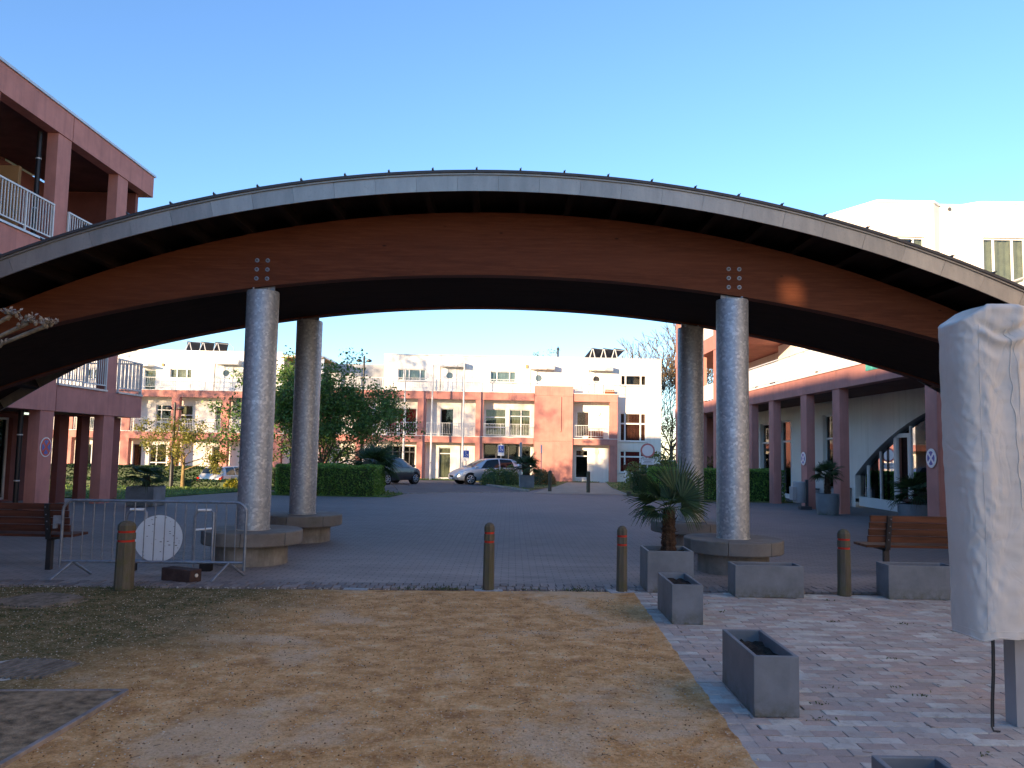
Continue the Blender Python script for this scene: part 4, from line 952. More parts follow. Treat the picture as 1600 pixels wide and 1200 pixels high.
# no stopping signs on the pillars
def stop_sign(c, nrm, r, field, label, rim='sign_white'):
    t = T('no_stopping_sign', label, 'traffic sign', c, 0, 'round no stopping signs on the pillars'); n = Vector(nrm)
    MB().disc((0, 0, 0), r, n, .012, 40).build('plate', rim, t, False); MB().disc(n * .0122, r * .90, n, .002, 40).build('field', field, t, False)
    up = Vector((0, 0, 1)); sd_ = n.cross(up)
    for k_ in range(4):
        a0 = math.pi / 2 * k_; mb = MB(); vs = []; cc = n * .0165
        def pt(rad, a): return tuple(cc + (sd_ * math.cos(a) + up * math.sin(a)) * rad)
        vs = [pt(r * .17, a0)] + [pt(r * (.73 if abs(i) < 5 else .70), a0 + i * .115) for i in range(-5, 6)]
        mb.add(vs, [(0, i, i + 1) for i in range(1, 11)]).build('quadrant', 'sign_blue', t, False)
    return t
stop_sign((XL + .003, 19.33, 1.53), (1, 0, 0), .235, 'sign_red', 'round red and blue no stopping sign on the left arcade pillar')
# ================================================================== right building
XR = 9.66; MR = lambda u, w, z: (XR + w, u, z)
rb = T('arcade_building', 'pink and white building with a pillared arcade and white balustrade along the right', 'building', (XR, 28, 0))
pr = [12.6, 15.5, 18.4, 23.8, 26.45, 29.75, 32.4, 35.2, 38.0, 40.9, 43.8, 46.75]
gr = lambda y: gz(9.7, y) - .06
for y in pr: part_box(rb, 'pillar', 'pink_render', XR, XR + .27, y - .26, y + .26, gr(y), 3.645)
fe = [6.0, 12.6, 15.5, 18.4, 21.1, 23.8, 26.45, 29.75, 32.4, 35.2, 40.9, 47.1]
for a, b in zip(fe, fe[1:]): part_box(rb, 'fascia_panel', 'pink_render', XR - .03, XR + .3, a + .004, b - .008, 3.65, 4.20)
part_box(rb, 'ledge', 'white_panel', XR - .07, XR + .32, 6, 33.6, 4.203, 4.26)
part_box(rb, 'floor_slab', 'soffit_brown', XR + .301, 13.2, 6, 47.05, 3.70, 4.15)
yb = 6.0
while yb < 33.3:
    part_box(rb, 'balustrade_panel', 'white_panel', XR + .02, XR + .045, yb + .01, min(yb + 1.36, 33.5), 4.34, 5.05); yb += 1.37
mb = MB(); mb.tube([(XR + .03, 6, 5.11), (XR + .03, 33.5, 5.11)], .028, 8); yy = 6.0
while yy < 33.6: mb.box(XR + .05, XR + .09, yy - .02, yy + .02, 4.262, 5.09); yy += 1.37
mb.build('handrail', 'pale_metal', rb)
# banner hung from the fascia
bn = T('hanging_banner', 'small blue and green banner on the fascia of the right arcade', 'banner', (XR - .04, 19.9, 4.0))
a_ = atx(1352, 561, XR - .045); b_ = atx(1378, 574, XR - .045); 
MB().add([(XR - .045, a_.y, 4.22), (XR - .045, 18.6, 4.22), (XR - .045, 18.6, a_.z - .35), (XR - .045, a_.y, a_.z - .33)], [(0, 1, 2, 3)]).build('cloth', 'print_teal', bn)
MB().add([(XR - .05, a_.y - .25, 4.19), (XR - .05, 18.75, 4.19), (XR - .05, 18.75, 4.0)], [(0, 1, 2)]).build('print', 'sign_blue', bn)
# wall behind the arcade
XB = 12.0; MRb = lambda u, w, z: (XB + w, u, z)
hs = [(29.45, 30.85, .0, 3.2), (34.3, 35.8, -.1, 3.15), (37.2, 38.6, -.15, 3.1), (41.3, 42.7, -.2, 3.1)]
wall(rb, 'back_wall', 'white_render', MRb, 28.15, 47.0, -.5, 3.70, hs, label='white wall with glazed doors behind the arcade')
for h in hs: window(rb, MRb, (h[0], h[1], max(h[2], gz(12, h[0])), h[3]), (.28,), (.72,), name='glazed_door')
# arched glazing
def circ3(p, q, r):
    ax, ay = p; bx, by = q; cx, cy = r; d = 2 * (ax * (by - cy) + bx * (cy - ay) + cx * (ay - by))
    ux_ = ((ax * ax + ay * ay) * (by - cy) + (bx * bx + by * by) * (cy - ay) + (cx * cx + cy * cy) * (ay - by)) / d
    uy_ = ((ax * ax + ay * ay) * (cx - bx) + (bx * bx + by * by) * (ax - cx) + (cx * cx + cy * cy) * (bx - ax)) / d
    return ux_, uy_, math.hypot(ax - ux_, ay - uy_)
ac = circ3((28.0, 1.0), (25.6, 2.2), (22.9, 3.02))
def az(y): return min(3.45, ac[1] + math.sqrt(max(0, ac[2] ** 2 - (y - ac[0]) ** 2)))
ys_ = [28.0 - 10.0 * i / 40 for i in range(41)]; mb = MB(MRb)
for a, b in zip(ys_, ys_[1:]):
    mb.quad((a, 0, az(a)), (b, 0, az(b)), (b, 0, 3.70), (a, 0, 3.70))
mb.quad((28.15, 0, -.2), (28.0, 0, -.2), (28.0, 0, 3.70), (28.15, 0, 3.70)); mb.box(10, 18.0, 0, .3, -.1, 3.69)
mb.build('back_wall', 'white_render', rb, label='white wall over the arched window')
mb = MB(MRb)
for a, b in zip(ys_, ys_[1:]): mb.quad((a, 0, az(a)), (b, 0, az(b)), (b, .3, az(b)), (a, .3, az(a)))
mb.build('arch_reveal', 'grey_paint', rb); MB(MRb).quad((28.0, 0, .2), (28.0, .3, .2), (28.0, .3, 1.0), (28.0, 0, 1.0)).build('arch_reveal', 'white_render', rb)
mb = MB(MRb)
mb.box(18, 28.0, .13, .25, -.05, .27)
for y in (27.35, 26.4, 25.42, 24.4, 23.2, 21.8, 20.4): mb.box(y - .03, y + .03, .14, .22, .27, az(y + .03) - .002)
mb.box(24.44, 25.38, .139, .23, 2.27, 2.40); mb.box(25.25, 25.385, .138, .225, .27, 2.268); mb.box(24.435, 24.55, .138, .225, .27, 2.268)
af = mb.build('arched_window', 'white_frame', rb)
yl = [27.98, 27.385, 26.435, 25.455, 24.365, 23.165, 21.765, 20.365, 18.05]
for a, b in zip([27.99, 27.315, 26.365, 25.385, 24.365, 23.165, 21.765, 20.365], [27.385, 26.435, 25.455, 24.435, 23.235, 21.835, 20.435, 18.05]):
    mb = MB(MRb); n = 5
    for i in range(n):
        p, q = a + (b - a) * i / n, a + (b - a) * (i + 1) / n; mb.quad((p, .18, .28), (q, .18, .28), (q, .18, az(q)), (p, .18, az(p)))
    mb.build('pane', 'glass', af)
mb = MB(MRb); mb.quad((18, 2.2, 0), (28.3, 2.2, 0), (28.3, 2.2, 3.6), (18, 2.2, 3.6)); mb.quad((18, .3, 3.6), (28.3, .3, 3.6), (28.3, 2.2, 3.6), (18, 2.2, 3.6)); mb.quad((28.3, .31, 0), (28.3, 2.2, 0), (28.3, 2.2, 3.6), (28.3, .31, 3.6)); mb.quad((18, .3, .02), (28.3, .3, .02), (28.3, 2.2, .02), (18, 2.2, .02)); mb.build('interior', 'interior', af)
for y, w, h in ((28.75, .45, .62), (31.6, .4, .5)):
    t = T('utility_cabinet', 'grey cabinet against the white wall ' + ('next to the arched window' if y < 30 else 'behind the upright palm'), 'cabinet', (11.75, y, gz(12, y))); MB().box(-.22, .22, -w, w, 0, h).build('box', 'grey_paint', t, False, bevel=.01); MB().box(-.24, .235, -w - .02, w + .02, h + .001, h + .04).build('lid', 'dark_frame', t, False)
# tower at the far end with two more galleries
for z0, z1 in ((4.205, 6.595), (7.305, 9.645)):
    for y in pr[7:]: part_box(rb, 'pillar', 'pink_render', XR, XR + .27, y - .26, y + .26, z0, z1)
    for a, b in zip(pr[7:], pr[8:]): part_box(rb, 'balustrade_panel', 'white_panel', XR + .10, XR + .13, a + .27, b - .27, z0 + .08, z0 + .85)
for z0, z1 in ((6.60, 7.30), (9.65, 10.30)):
    for a, b in ((33.5, 40.8), (40.81, 47.1)): part_box(rb, 'fascia_panel', 'pink_render', XR - .03, XR + .3, a, b, z0, z1)
    part_box(rb, 'floor_slab', 'pink_render', XR + .301, 13.15, 33.5, 47.05, z0 + .02, z1 - .02)
MT = lambda u, w, z: (12.9 + w, u, z)
hs = [(40.0, 40.7, 5.3, 6.2), (43.5, 44.6, 4.4, 6.2)]
wall(rb, 'back_wall', 'white_render', MT, 36.2, 47.0, 4.16, 6.6, hs)
for h in hs: window(rb, MT, h, (), ())
wall(rb, 'back_wall', 'white_render', MT, 33.6, 47.0, 7.3, 9.65)
part_box(rb, 'end_wall', 'pink_render', XR + .46, 13.2, 46.8, 47.0, -.6, 3.69)
part_box(rb, 'gable_wall', 'white_render', 12.1, 12.9, 33.9, 36.19, 4.16, 6.58)
# white upper block with a niche
pw = [(1290, 33.2), (1300, 32.9), (1370, 31), (1459, 31), (1467, 31.4), (1502, 31.4), (1532, 30.95), (1760, 30.85)]
ztop = at(1415, 317, 31).z; pts = [at(a, 317, d) for a, d in pw]
win = {2: [(1388, 1446, 369, 470)], 6: [(1537, 1603, 371, 480)]}
for i in range(len(pts) - 1):
    a, b = pts[i], pts[i + 1]; e = Vector((b.x - a.x, b.y - a.y, 0)); l_ = e.length; e.normalize(); nn = Vector((-e.y, e.x, 0))
    Mw = (lambda a, e, nn: (lambda u, w, z: (a.x + e.x * u + nn.x * w, a.y + e.y * u + nn.y * w, z)))(a, e, nn)
    hs = [((at(q[0], 400, a.y).x - a.x), (at(q[1], 400, a.y).x - a.x), at(q[1], q[3], a.y).z, at(q[0], q[2], a.y).z) for q in win.get(i, [])]
    wall(rb, 'upper_wall', 'white_render', Mw, 0, l_, 4.16, ztop, hs)
    for h in hs: window(rb, Mw, h, (.26, .70), (), curtain='curtain_beige', w=.10, ft=.07)
    MB(Mw).box(-.01, l_ + .01, -.05, .2, ztop + .003, ztop + .09).build('coping', 'white_panel', rb)
MB().box(pts[0].x, pts[-1].x, 34, 45, 4.2, ztop - .05).build('upper_body', 'white_render', rb)
pv_ = at(1483, 327, 31.39); MB().disc((pv_.x, 31.385, pv_.z), .07, (0, -1, 0), .05, 12).build('vent', 'dark_frame', rb)
stop_sign((XR - .015, 26.45, 1.55), (-1, 0, 0), .22, 'sign_white', 'round blue and white no stopping sign on the pillar behind the litter bin')
stop_sign((XR - .015, 18.4, 1.66), (-1, 0, 0), .22, 'sign_white', 'round blue and white no stopping sign on the pillar beside the covered parasol')
lbn = T('litter_bin', 'grey steel litter bin on a post at the foot of the right arcade', 'litter bin', (9.25, 25.75, gz(9, 25.75)))
MB().lathe([(.19, .22), (.20, .24), (.20, .86), (.18, .88), (.15, .88), (.15, .80)], 20).build('body', 'grey_paint', lbn, False, smooth=.6)
MB().box(.19, .27, -.05, .05, .0, .95).box(.0, .35, -.12, .12, 0, .10).build('post', 'dark_frame', lbn, False); MB().box(-.27, -.16, -.16, .16, .30, .72).build('side_box', 'grey_paint', lbn, False, bevel=.01)
# unseen wing added to bounce sun, beside and behind the viewer: white upper floors over the arcade
part_box(rb, 'bounce_wing', 'white_render', 11.2, 20, -46, 10.5, 4.27, ztop); part_box(rb, 'bounce_wing_base', 'white_render', 12, 20, -46, 10.5, -.05, 3.69)
for y in range(-44, 10, 6): part_box(rb, 'pillar', 'pink_render', XR, XR + .27, y - .26, y + .26, -.05, 3.645)
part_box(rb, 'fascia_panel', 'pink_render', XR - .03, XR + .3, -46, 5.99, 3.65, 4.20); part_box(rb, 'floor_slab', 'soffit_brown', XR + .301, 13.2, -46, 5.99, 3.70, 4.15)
# ================================================================== far building, right wing
YF2 = 58.0; YW = 59.0
def fx(px, Y=YF2): return at(px, 650, Y).x
def fz(px, py, Y=YF2): return at(px, py, Y).z
fr = T('gallery_building', 'long pink and white three storey building closing the far side of the square', 'building', (fx(800), YF2, gz(0, 58)))
MF = lambda u, w, z: (u, YF2 + w, z); MW = lambda u, w, z: (u, YW + w, z)
S1 = (2.06, 2.50); S2 = (5.20, 5.75); ZR = 8.47; G0 = -.65
xa, xe = fx(560), fx(965)
for a, b in ((500, 512), (557, 568), (652, 665), (743, 755), (953, 965)):
    for z0, z1 in ((G0, S1[0] - .003), (S1[1] + .003, S2[0] - .003)): part_box(fr, 'pillar', 'pink_render', fx(a), fx(b), YF2, YF2 + .5, z0, z1)
for s in (S1, S2):
    for a, b in ((500, 604), (604, 703), (703, 795), (795, 834.5), (895.5, 965)): part_box(fr, 'fascia_panel', 'pink_render', fx(a) + .008, fx(b) - .008, YF2 - .02, YF2 + .3, *s)
    part_box(fr, 'floor_slab', 'white_render', fx(500), xe - .01, YF2 + .301, YW + .9, s[0] + .05, s[1] - .02)
part_box(fr, 'pink_wall', 'pink_render', fx(835), fx(895), YF2 - .14, YF2 + .5, G0, S1[0] + .2); part_box(fr, 'pink_wall', 'pink_render', fx(835), fx(895), YF2 - .14, YF2 + .5, S1[0] + .21, S2[1] - .18); part_box(fr, 'pink_wall', 'pink_render', fx(835) , fx(895), YF2 - .14, YF2 + .5, S2[1] - .17, 6.28)
MB().tube([(fx(876), YF2 - .17, 3.0), (fx(876), YF2 - .17, 5.5)], .05, 8).build('drainpipe', 'pink_render', fr)
H = lambda a, b, t, bo: (fx(a, YW), fx(b, YW), fz((a + b) / 2, bo, YW), fz((a + b) / 2, t, YW))
# ground floor wall
g = [(H(606, 650, 697, 747), 'dark_frame', None, (.2, .45, .8), (.82,)), (H(687, 706, 699, 747.5), 'white_frame', 'curtain_beige', (), (.8,)), (H(757, 812, 694, 747), 'dark_frame', None, (.35, .7), (.5,)), (H(815, 831, 697, 747), 'white_frame', None, (), ()), (H(900, 920, 703, 747), 'white_frame', None, (), (.78,))]
wall(fr, 'ground_floor_wall', 'white_render', MW, fx(500, YW), fx(965, YW) - .01, G0, S1[0] + .1, [q[0] for q in g])
for h, f_, c_, s_, r_ in g: window(fr, MW, h, s_, r_, f_, c_, name='glazed_door')
part_box(fr, 'wall_panel', 'white_panel', fx(664, YW), fx(680, YW), YW - .04, YW - .003, .1, 1.3)
g = [(H(604, 651, 637, 683), 'white_frame', 'curtain_red', (.36, .62), ()), (H(688, 709, 638, 682), 'white_frame', None, (), ()), (H(758, 791, 639, 682), 'white_frame', 'curtain_beige', (), (.34, .7)), (H(796, 829, 640, 682), 'white_frame', 'curtain_beige', (.55,), (.75,)), (H(901, 921, 643, 682), 'white_frame', 'curtain_brown', (), ())]
wall(fr, 'first_floor_wall', 'white_render', MW, fx(500, YW), fx(965, YW) - .01, S1[1] - .02, S2[0] + .1, [q[0] for q in g])
for h, f_, c_, s_, r_ in g: window(fr, MW, h, s_, r_, f_, c_, name='glazed_door')
g = [(H(620, 663, 576.5, 594.5), 'white_frame', 'curtain_blue', (.2, .4, .8), ()), (H(765, 805, 580, 597.5), 'white_frame', 'curtain_blue', (.25, .75), ()), (H(692, 711, 578, 611), 'white_frame', 'curtain_white', (), ())]
wall(fr, 'top_floor_wall', 'white_render', MW, fx(598, YW), fx(965, YW) - .003, S2[1] - .02, ZR, [q[0] for q in g[:2]])
for h, f_, c_, s_, r_ in g[:2]: window(fr, MW, h, s_, r_, f_, c_, sill=True)
def porthole_door(parent, Y, px, pyc, porthole='glass', door=(10, 20, 33)):
    x = fx(px, Y); zc = fz(px, pyc, Y); w = .5; d = MB().box(x - w, x + w, Y - .05, Y - .004, zc - 1.5, zc + .55).build('terrace_door', 'white_frame', parent)
    MB().tube([(x, Y - .052, zc), (x, Y - .065, zc)], .24, 24).build('porthole', 'car_glass_pale' if porthole == 'glass' else porthole, d)
    c = MB().box(x - .62, x + .58, Y - .8, Y - .003, zc + .62, zc + .76).build('door_canopy', 'white_panel', parent)
    MB().add([(x + .60, Y - .8, zc + .62), (x + 1.15, Y - .8, zc + .60), (x + 1.15, Y - .05, zc + .60), (x + .60, Y - .05, zc + .62), (x + .60, Y - .8, zc + .78), (x + 1.15, Y - .8, zc + .95), (x + 1.15, Y - .05, zc + .95), (x + .60, Y - .05, zc + .78)], [(0, 3, 2, 1), (4, 5, 6, 7), (0, 1, 5, 4), (1, 2, 6, 5), (2, 3, 7, 6), (3, 0, 4, 7)]).build('canopy_plate', 'coping', c)
    MB().tube([(x - .62, Y - .75, zc - 1.5), (x - .6, Y - .75, zc + .62)], .03, 6).build('canopy_post', 'dark_frame', c)
    MB().lathe([(.0001, zc + .56), (.1, zc + .58), (.1, zc + .62)], 12, (x - .1, Y - .45)).build('canopy_lamp', 'opal', c)
for px, pyc, m in ((701, 587, 'glass'), (840.5, 591, 'glass'), (931, 593, 'black_metal')): porthole_door(fr, YW, px, pyc, m)
# white end block
E = lambda a, b, t, bo: (fx(a, YW), fx(b, YW), fz((a + b) / 2, bo, YW), fz((a + b) / 2, t, YW))
g = [(E(969, 1010, 585.5, 603), None, ()), (E(968.5, 1010, 645, 690), 'curtain_brown', (.62,)), (E(968.5, 1010, 704, 739), 'curtain_red', (.72,))]
wall(fr, 'end_block_wall', 'white_render', MW, fx(965, YW), fx(1033, YW), G0, ZR, [q[0] for q in g])
for (h, c_, r_), sp_ in zip(g, ((.18, .22, .76, .82), (.18, .76), (.3, .78))): window(fr, MW, h, (.2, .78), r_, 'white_frame', c_, w=.08, ft=.09, sill=True)
mb = MB(); x0, x1 = fx(598, YW), fx(1033, YW)
mb.quad((x1, YW, G0), (x1, YW + 9, G0), (x1, YW + 9, ZR), (x1, YW, ZR)); mb.quad((x0, YW, S2[1]), (x0, YW + 9, S2[1]), (x0, YW + 9, ZR), (x0, YW, ZR)); mb.quad((x0, YW + 9, G0), (x1, YW + 9, G0), (x1, YW + 9, ZR), (x0, YW + 9, ZR)); mb.build('side_wall', 'white_render', fr)
part_box(fr, 'roof', 'coping', x0 - .04, x1 + .04, YW - .05, YW + 9, ZR + .003, ZR + .08)
railing(fr, MF, fx(500), fx(834), S2[1] + .02, .95, .13, 'pale_metal', 2.1, .1, .007, low=.22); railing(fr, MF, fx(896), fx(966), S2[1] + .02, .95, .13, 'pale_metal', 2.1, .1, .007, low=.22)
for a, b in ((513, 556.5), (569, 651.5), (666, 742.5), (756, 834), (896, 952)): railing(fr, MF, fx(a), fx(b), S1[1] + .04, .95, .12, 'pale_metal', 1.4, .1, .009, low=.12)
for s in (S1, S2): part_box(fr, 'ledge', 'white_panel', fx(500), fx(834), YF2 - .06, YF2 + .28, s[1] + .003, s[1] + .04); part_box(fr, 'ledge', 'white_panel', fx(896), fx(966), YF2 - .06, YF2 + .28, s[1] + .003, s[1] + .04)
for px, py in ((932, 706), (934, 646)): MB().disc((fx(px, YW), YW - .003, fz(px, py, YW)), .17, (0, -1, 0), .08, 16).build('wall_lamp', 'opal', fr)
for px, py in ((822, 573),): part_box(fr, 'wall_lamp', 'ochre_render', fx(px, YW) - .08, fx(px, YW) + .08, YW - .14, YW - .003, fz(px, py, YW) - .12, fz(px, py, YW) + .14)
part_box(fr, 'plant_box', 'curtain_brown', fx(921), fx(944), YF2 + .45, YF2 + .7, S1[1] + .045, S1[1] + .6); part_box(fr, 'plant_box', 'terracotta', fx(946), fx(961), YF2 + .45, YF2 + .7, S2[1] + .045, S2[1] + .4)
# roof clutter
def collector(px0, px1, Y, zb_, label, n=3):
    x0, x1 = fx(px0, Y), fx(px1, Y); t = T('solar_collector', label, 'solar panel', ((x0 + x1) / 2, Y, zb_), 0, 'solar collectors on the flat roof'); l_ = (x1 - x0) / n / 2
    for i in range(n):
        c = (-(n - 1) / 2 + i) * 2 * l_
        MB().add([(c - l_ * .95 + .35, -.1, .82), (c + l_ * .95 + .35, -.1, .72), (c + l_ * .95 - .2, 1.1, .10), (c - l_ * .95 - .2, 1.1, .14), (c - l_ * .95 + .35, -.1, .88), (c + l_ * .95 + .35, -.1, .78), (c + l_ * .95 - .2, 1.1, .16), (c - l_ * .95 - .2, 1.1, .2)], [(0, 3, 2, 1), (4, 5, 6, 7), (0, 1, 5, 4), (1, 2, 6, 5), (2, 3, 7, 6), (3, 0, 4, 7)]).build('panel', 'solar_glass', t, False)
        MB().tube([(c - l_ * .6, -.18, 0), (c - .02, -.12, .8)], .035, 5).tube([(c + l_ * .5, -.18, 0), (c + .04, -.12, .78)], .035, 5).build('strut', 'pale_metal', t, False)
    MB().tube([(-l_ * n, -.05, .86), (l_ * n + .5, -.05, .70), (l_ * n + .75, -.05, .4), (l_ * n + .7, -.05, .02)], .03, 6).build('pipe', 'grey_paint', t, False)
collector(916, 968, 60.3, ZR + .08, 'tilted solar collector on the flat roof at the right, near the dark flue')
collector(280, 346, 62.0, 8.70, 'tilted solar collector on the flat roof at the far left')
fl = T('roof_flue', 'thin dark flue standing on the flat roof', 'flue', (fx(870.5, 60), 60, ZR + .08)); MB().lathe([(.07, 0), (.07, .62), (.11, .64), (.11, .74), (.05, .82), (.0001, .95)], 10).build('pipe', 'black_metal', fl, False)
# ================================================================== far building, left wing
Y3 = 59.5; Y4 = 60.6
fl3 = T('gallery_building', 'sunlit pink and white gallery building at the far left, behind the small lit tree', 'building', (fx(300, Y3), Y3, -.9))
M3 = lambda u, w, z: (u, Y3 + w, z); M4 = lambda u, w, z: (u, Y4 + w, z)
T1 = (1.96, 2.48); T2 = (5.08, 5.58); GL = -1.3; ZL = 8.62
f3 = lambda px: fx(px, Y3); f4 = lambda px: fx(px, Y4)
for a, b in ((102, 114), (190, 203), (267, 279), (345, 357), (428, 441)):
    for z0, z1 in ((GL, T1[0] - .003), (T1[1] + .003, T2[0] - .003)): part_box(fl3, 'pillar', 'pink_render', f3(a), f3(b), Y3, Y3 + .5, z0, z1)
for s in (T1, T2):
    for a, b in ((60, 190), (190, 274), (274, 351), (351, 435), (435, 498)): part_box(fl3, 'fascia_panel', 'pink_render', f3(a) + .008, f3(b) - .008, Y3 - .02, Y3 + .3, *s)
    part_box(fl3, 'floor_slab', 'white_render', f3(60), f3(498), Y3 + .301, Y4 + .6, s[0] + .05, s[1] - .02); part_box(fl3, 'ledge', 'white_panel', f3(60), f3(498), Y3 - .06, Y3 + .28, s[1] + .003, s[1] + .04)
def H4(a, b, t, bo): return (f4(a), f4(b), fz((a + b) / 2, bo, Y4), fz((a + b) / 2, t, Y4))
g = [(H4(211, 224, 694, 735), 'dark_frame', None, (), ()), (H4(236, 263, 694, 735), 'white_frame', None, (.4,), (.3,)), (H4(334, 345, 697, 735), 'white_frame', None, (), ()), (H4(400, 426, 694, 735), 'white_frame', None, (.5,), ()), (H4(130, 160, 694, 735), 'white_frame', None, (.5,), ()), (H4(455, 485, 694, 735), 'dark_frame', None, (.5,), ())]
wall(fl3, 'ground_floor_wall', 'white_render', M4, f4(60), f4(500), GL, T1[0] + .1, [q[0] for q in g])
for h, f_, c_, s_, r_ in g: window(fl3, M4, h, s_, r_, f_, c_, name='glazed_door')
g = [(H4(243, 267, 632, 674), 'white_frame', None, (.33,), (.35, .8)), (H4(280, 301, 633, 674), 'white_frame', 'curtain_beige', (), (.3, .62)), (H4(336, 345, 634, 674), 'white_frame', None, (), ()), (H4(405, 427, 632, 674), 'white_frame', 'curtain_white', (.5,), ()), (H4(130, 165, 632, 674), 'white_frame', 'curtain_white', (.5,), ()), (H4(455, 490, 632, 674), 'white_frame', None, (.5,), ())]
wall(fl3, 'first_floor_wall', 'white_render', M4, f4(60), f4(500), T1[1] - .02, T2[0] + .1, [q[0] for q in g])
for h, f_, c_, s_, r_ in g: window(fl3, M4, h, s_, r_, f_, c_, name='glazed_door')
g = [(H4(222, 240, 577, 611), 'white_frame', 'curtain_beige', (), ()), (H4(262, 296, 576, 591), 'white_frame', 'curtain_white', (.3, .75), ()), (H4(130, 165, 576, 592), 'white_frame', 'curtain_white', (.3, .75), ())]
wall(fl3, 'top_floor_wall', 'white_render', M4, f4(60), f4(437), T2[1] - .02, ZL, [q[0] for q in g])
for h, f_, c_, s_, r_ in g: window(fl3, M4, h, s_, r_, f_, c_)
porthole_door(fl3, Y4, 350.5, 583, 'glass')
mb = MB(); mb.quad((f4(60), Y4 + 9, GL), (f4(500), Y4 + 9, GL), (f4(500), Y4 + 9, ZL), (f4(60), Y4 + 9, ZL)); mb.quad((f4(437), Y4, T2[1]), (f4(437), Y4 + 9, T2[1]), (f4(437), Y4 + 9, ZL), (f4(437), Y4, ZL)); mb.build('side_wall', 'white_render', fl3)
part_box(fl3, 'roof', 'coping', f4(60), f4(437) + .03, Y4 - .05, Y4 + 9, ZL + .003, ZL + .08)
part_box(fl3, 'door_canopy', 'white_panel', f4(214), f4(236), Y4 - 1, Y4 - .003, fz(225, 573, Y4), fz(225, 573, Y4) + .14)
railing(fl3, M3, f3(60), f3(434), T2[1] + .02, .95, .14, 'pale_metal', 2.2, .1, .007, low=.22); railing(fl3, M3, f3(434), f3(498), T2[1] + .02, .95, .12, 'pale_metal', 1.5, .1, .012)
for a, b in ((115, 189.5), (204, 266.5), (280, 344.5), (358, 427.5), (442, 498)): railing(fl3, M3, f3(a), f3(b), T1[1] + .04, .95, .12, 'pale_metal', 1.4, .1, .009)
# glazed terrace with a flat wooden roof between the wings
lk = T('terrace_pergola', 'flat wooden roof over the terrace between the two far wings, behind the dark tree', 'pergola', (f3(468), Y4, 5.6))
part_box(lk, 'roof', 'white_panel', f4(438), fx(506, Y4), Y3 + .4, Y4 + 4, 8.28, 8.42); part_box(lk, 'soffit', 'ochre_render', f4(438.5), fx(505, Y4), Y3 + .45, Y4 + 4, 8.22, 8.277)
for px in (441, 470, 503): part_box(lk, 'post', 'white_frame', f4(px) - .1, f4(px) + .1, Y3 + .6, Y3 + .8, 5.6, 8.215)
part_box(lk, 'back_wall', 'grey_paint', f4(437.2), fx(598, Y4), Y4 + 3, Y4 + 3.2, 5.6, 8.2)
for px, py in ((232, 634), (228, 698)): MB().disc((f4(px), Y4 - .003, fz(px, py, Y4)), .17, (0, -1, 0), .08, 16).build('wall_lamp', 'opal', fl3)
part_box(fl3, 'wall_lamp', 'ochre_render', f4(251) - .07, f4(251) + .07, Y4 - .12, Y4 - .003, fz(251, 568, Y4) - .2, fz(251, 568, Y4))
# ================================================================== lawns, path, kerbs
v2 = lambda px, py: tuple(gp(px, py).xy)
LAWNS = []
def lawn(pts, mat='lawn_soil'):
    LAWNS.append(pts); return poly_sheet('lawn', mat, pts, .03, step=1.2, thick=.06)
lawn([(-40, 24.4), (-13.0, 24.4), v2(150, 784), v2(210, 781), v2(300, 774), v2(376, 768.5), (-9.6, 34), (-9.9, 40), (-10.4, 52), (-40, 52)])
lawn([v2(826, 767), v2(870, 760), v2(893, 751), v2(903, 744), (6.3, 56.5), (-3, 56.5), (-1.2, 49), v2(770, 757), v2(800, 763)], 'lawn_dry')
lawn([v2(985, 774.5), v2(955, 763), v2(946, 754), v2(968, 746), (14, 50), (14, 40), (10.7, 39.5), (10.7, 30.2), (5.3, 30.2), (5.2, 36)], 'lawn_dry')
lawn([(-12, 55.2), (-3.1, 56.0), (-3.1, 57.7), (-12, 57.7)]); lawn([(-9.2, 28.8), (-4.3, 28.8), (-4.2, 31.8), (-5.2, 33.5), (-9.2, 38)])
poly_sheet('gravel_path', 'path_gravel', [v2(832, 771), v2(985, 774), v2(955, 763), v2(946, 754), v2(968, 746), (10.5, 56.4), (6.35, 56.4), v2(903, 744), v2(893, 751), v2(870, 760)], .012, step=1.2)
poly_sheet('side_road', 'asphalt', [v2(596, 771), v2(822, 768), v2(800, 764), v2(760, 758.5), (-1.6, 50), (-3.2, 55.8), (-12, 55), (-9.2, 45), (-8.7, 39)], .006, step=1.2)
def kerb(pts, name='kerb', h=.09, w=.12, label=None):
    mb = MB()
    for a, b in zip(pts, pts[1:]):
        a, b = Vector((*a, 0)), Vector((*b, 0)); n = max(1, int((b - a).length / 1.0)); d = (b - a).normalized(); s = Vector((-d.y, d.x, 0)) * w / 2
        for i in range(n):
            p, q = a + (b - a) * i / n + d * .004, a + (b - a) * (i + 1) / n - d * .004; zs = [gz(p.x, p.y), gz(q.x, q.y)]
            P4 = [(p - s, zs[0]), (q - s, zs[1]), (q + s, zs[1]), (p + s, zs[0])]; mb.add([(k_.x, k_.y, z - .06) for k_, z in P4] + [(k_.x, k_.y, z + h) for k_, z in P4], [(0, 3, 2, 1), (4, 5, 6, 7), (0, 1, 5, 4), (1, 2, 6, 5), (2, 3, 7, 6), (3, 0, 4, 7)])
    return mb.build(name, 'kerb_stone', kind='structure')
kerb([v2(760, 758.5), v2(800, 764), v2(826, 768.5)]); kerb([v2(822, 768.8), v2(700, 770), v2(596, 772)], h=.02); kerb([v2(985, 775.2), v2(957, 764), v2(946, 755)], h=.03)
def inpoly(x, y, P):
    r = False; j = len(P) - 1
    for i in range(len(P)):
        if (P[i][1] > y) != (P[j][1] > y) and x < (P[j][0] - P[i][0]) * (y - P[i][1]) / (P[j][1] - P[i][1]) + P[i][0]: r = not r
        j = i
    return r
V = []
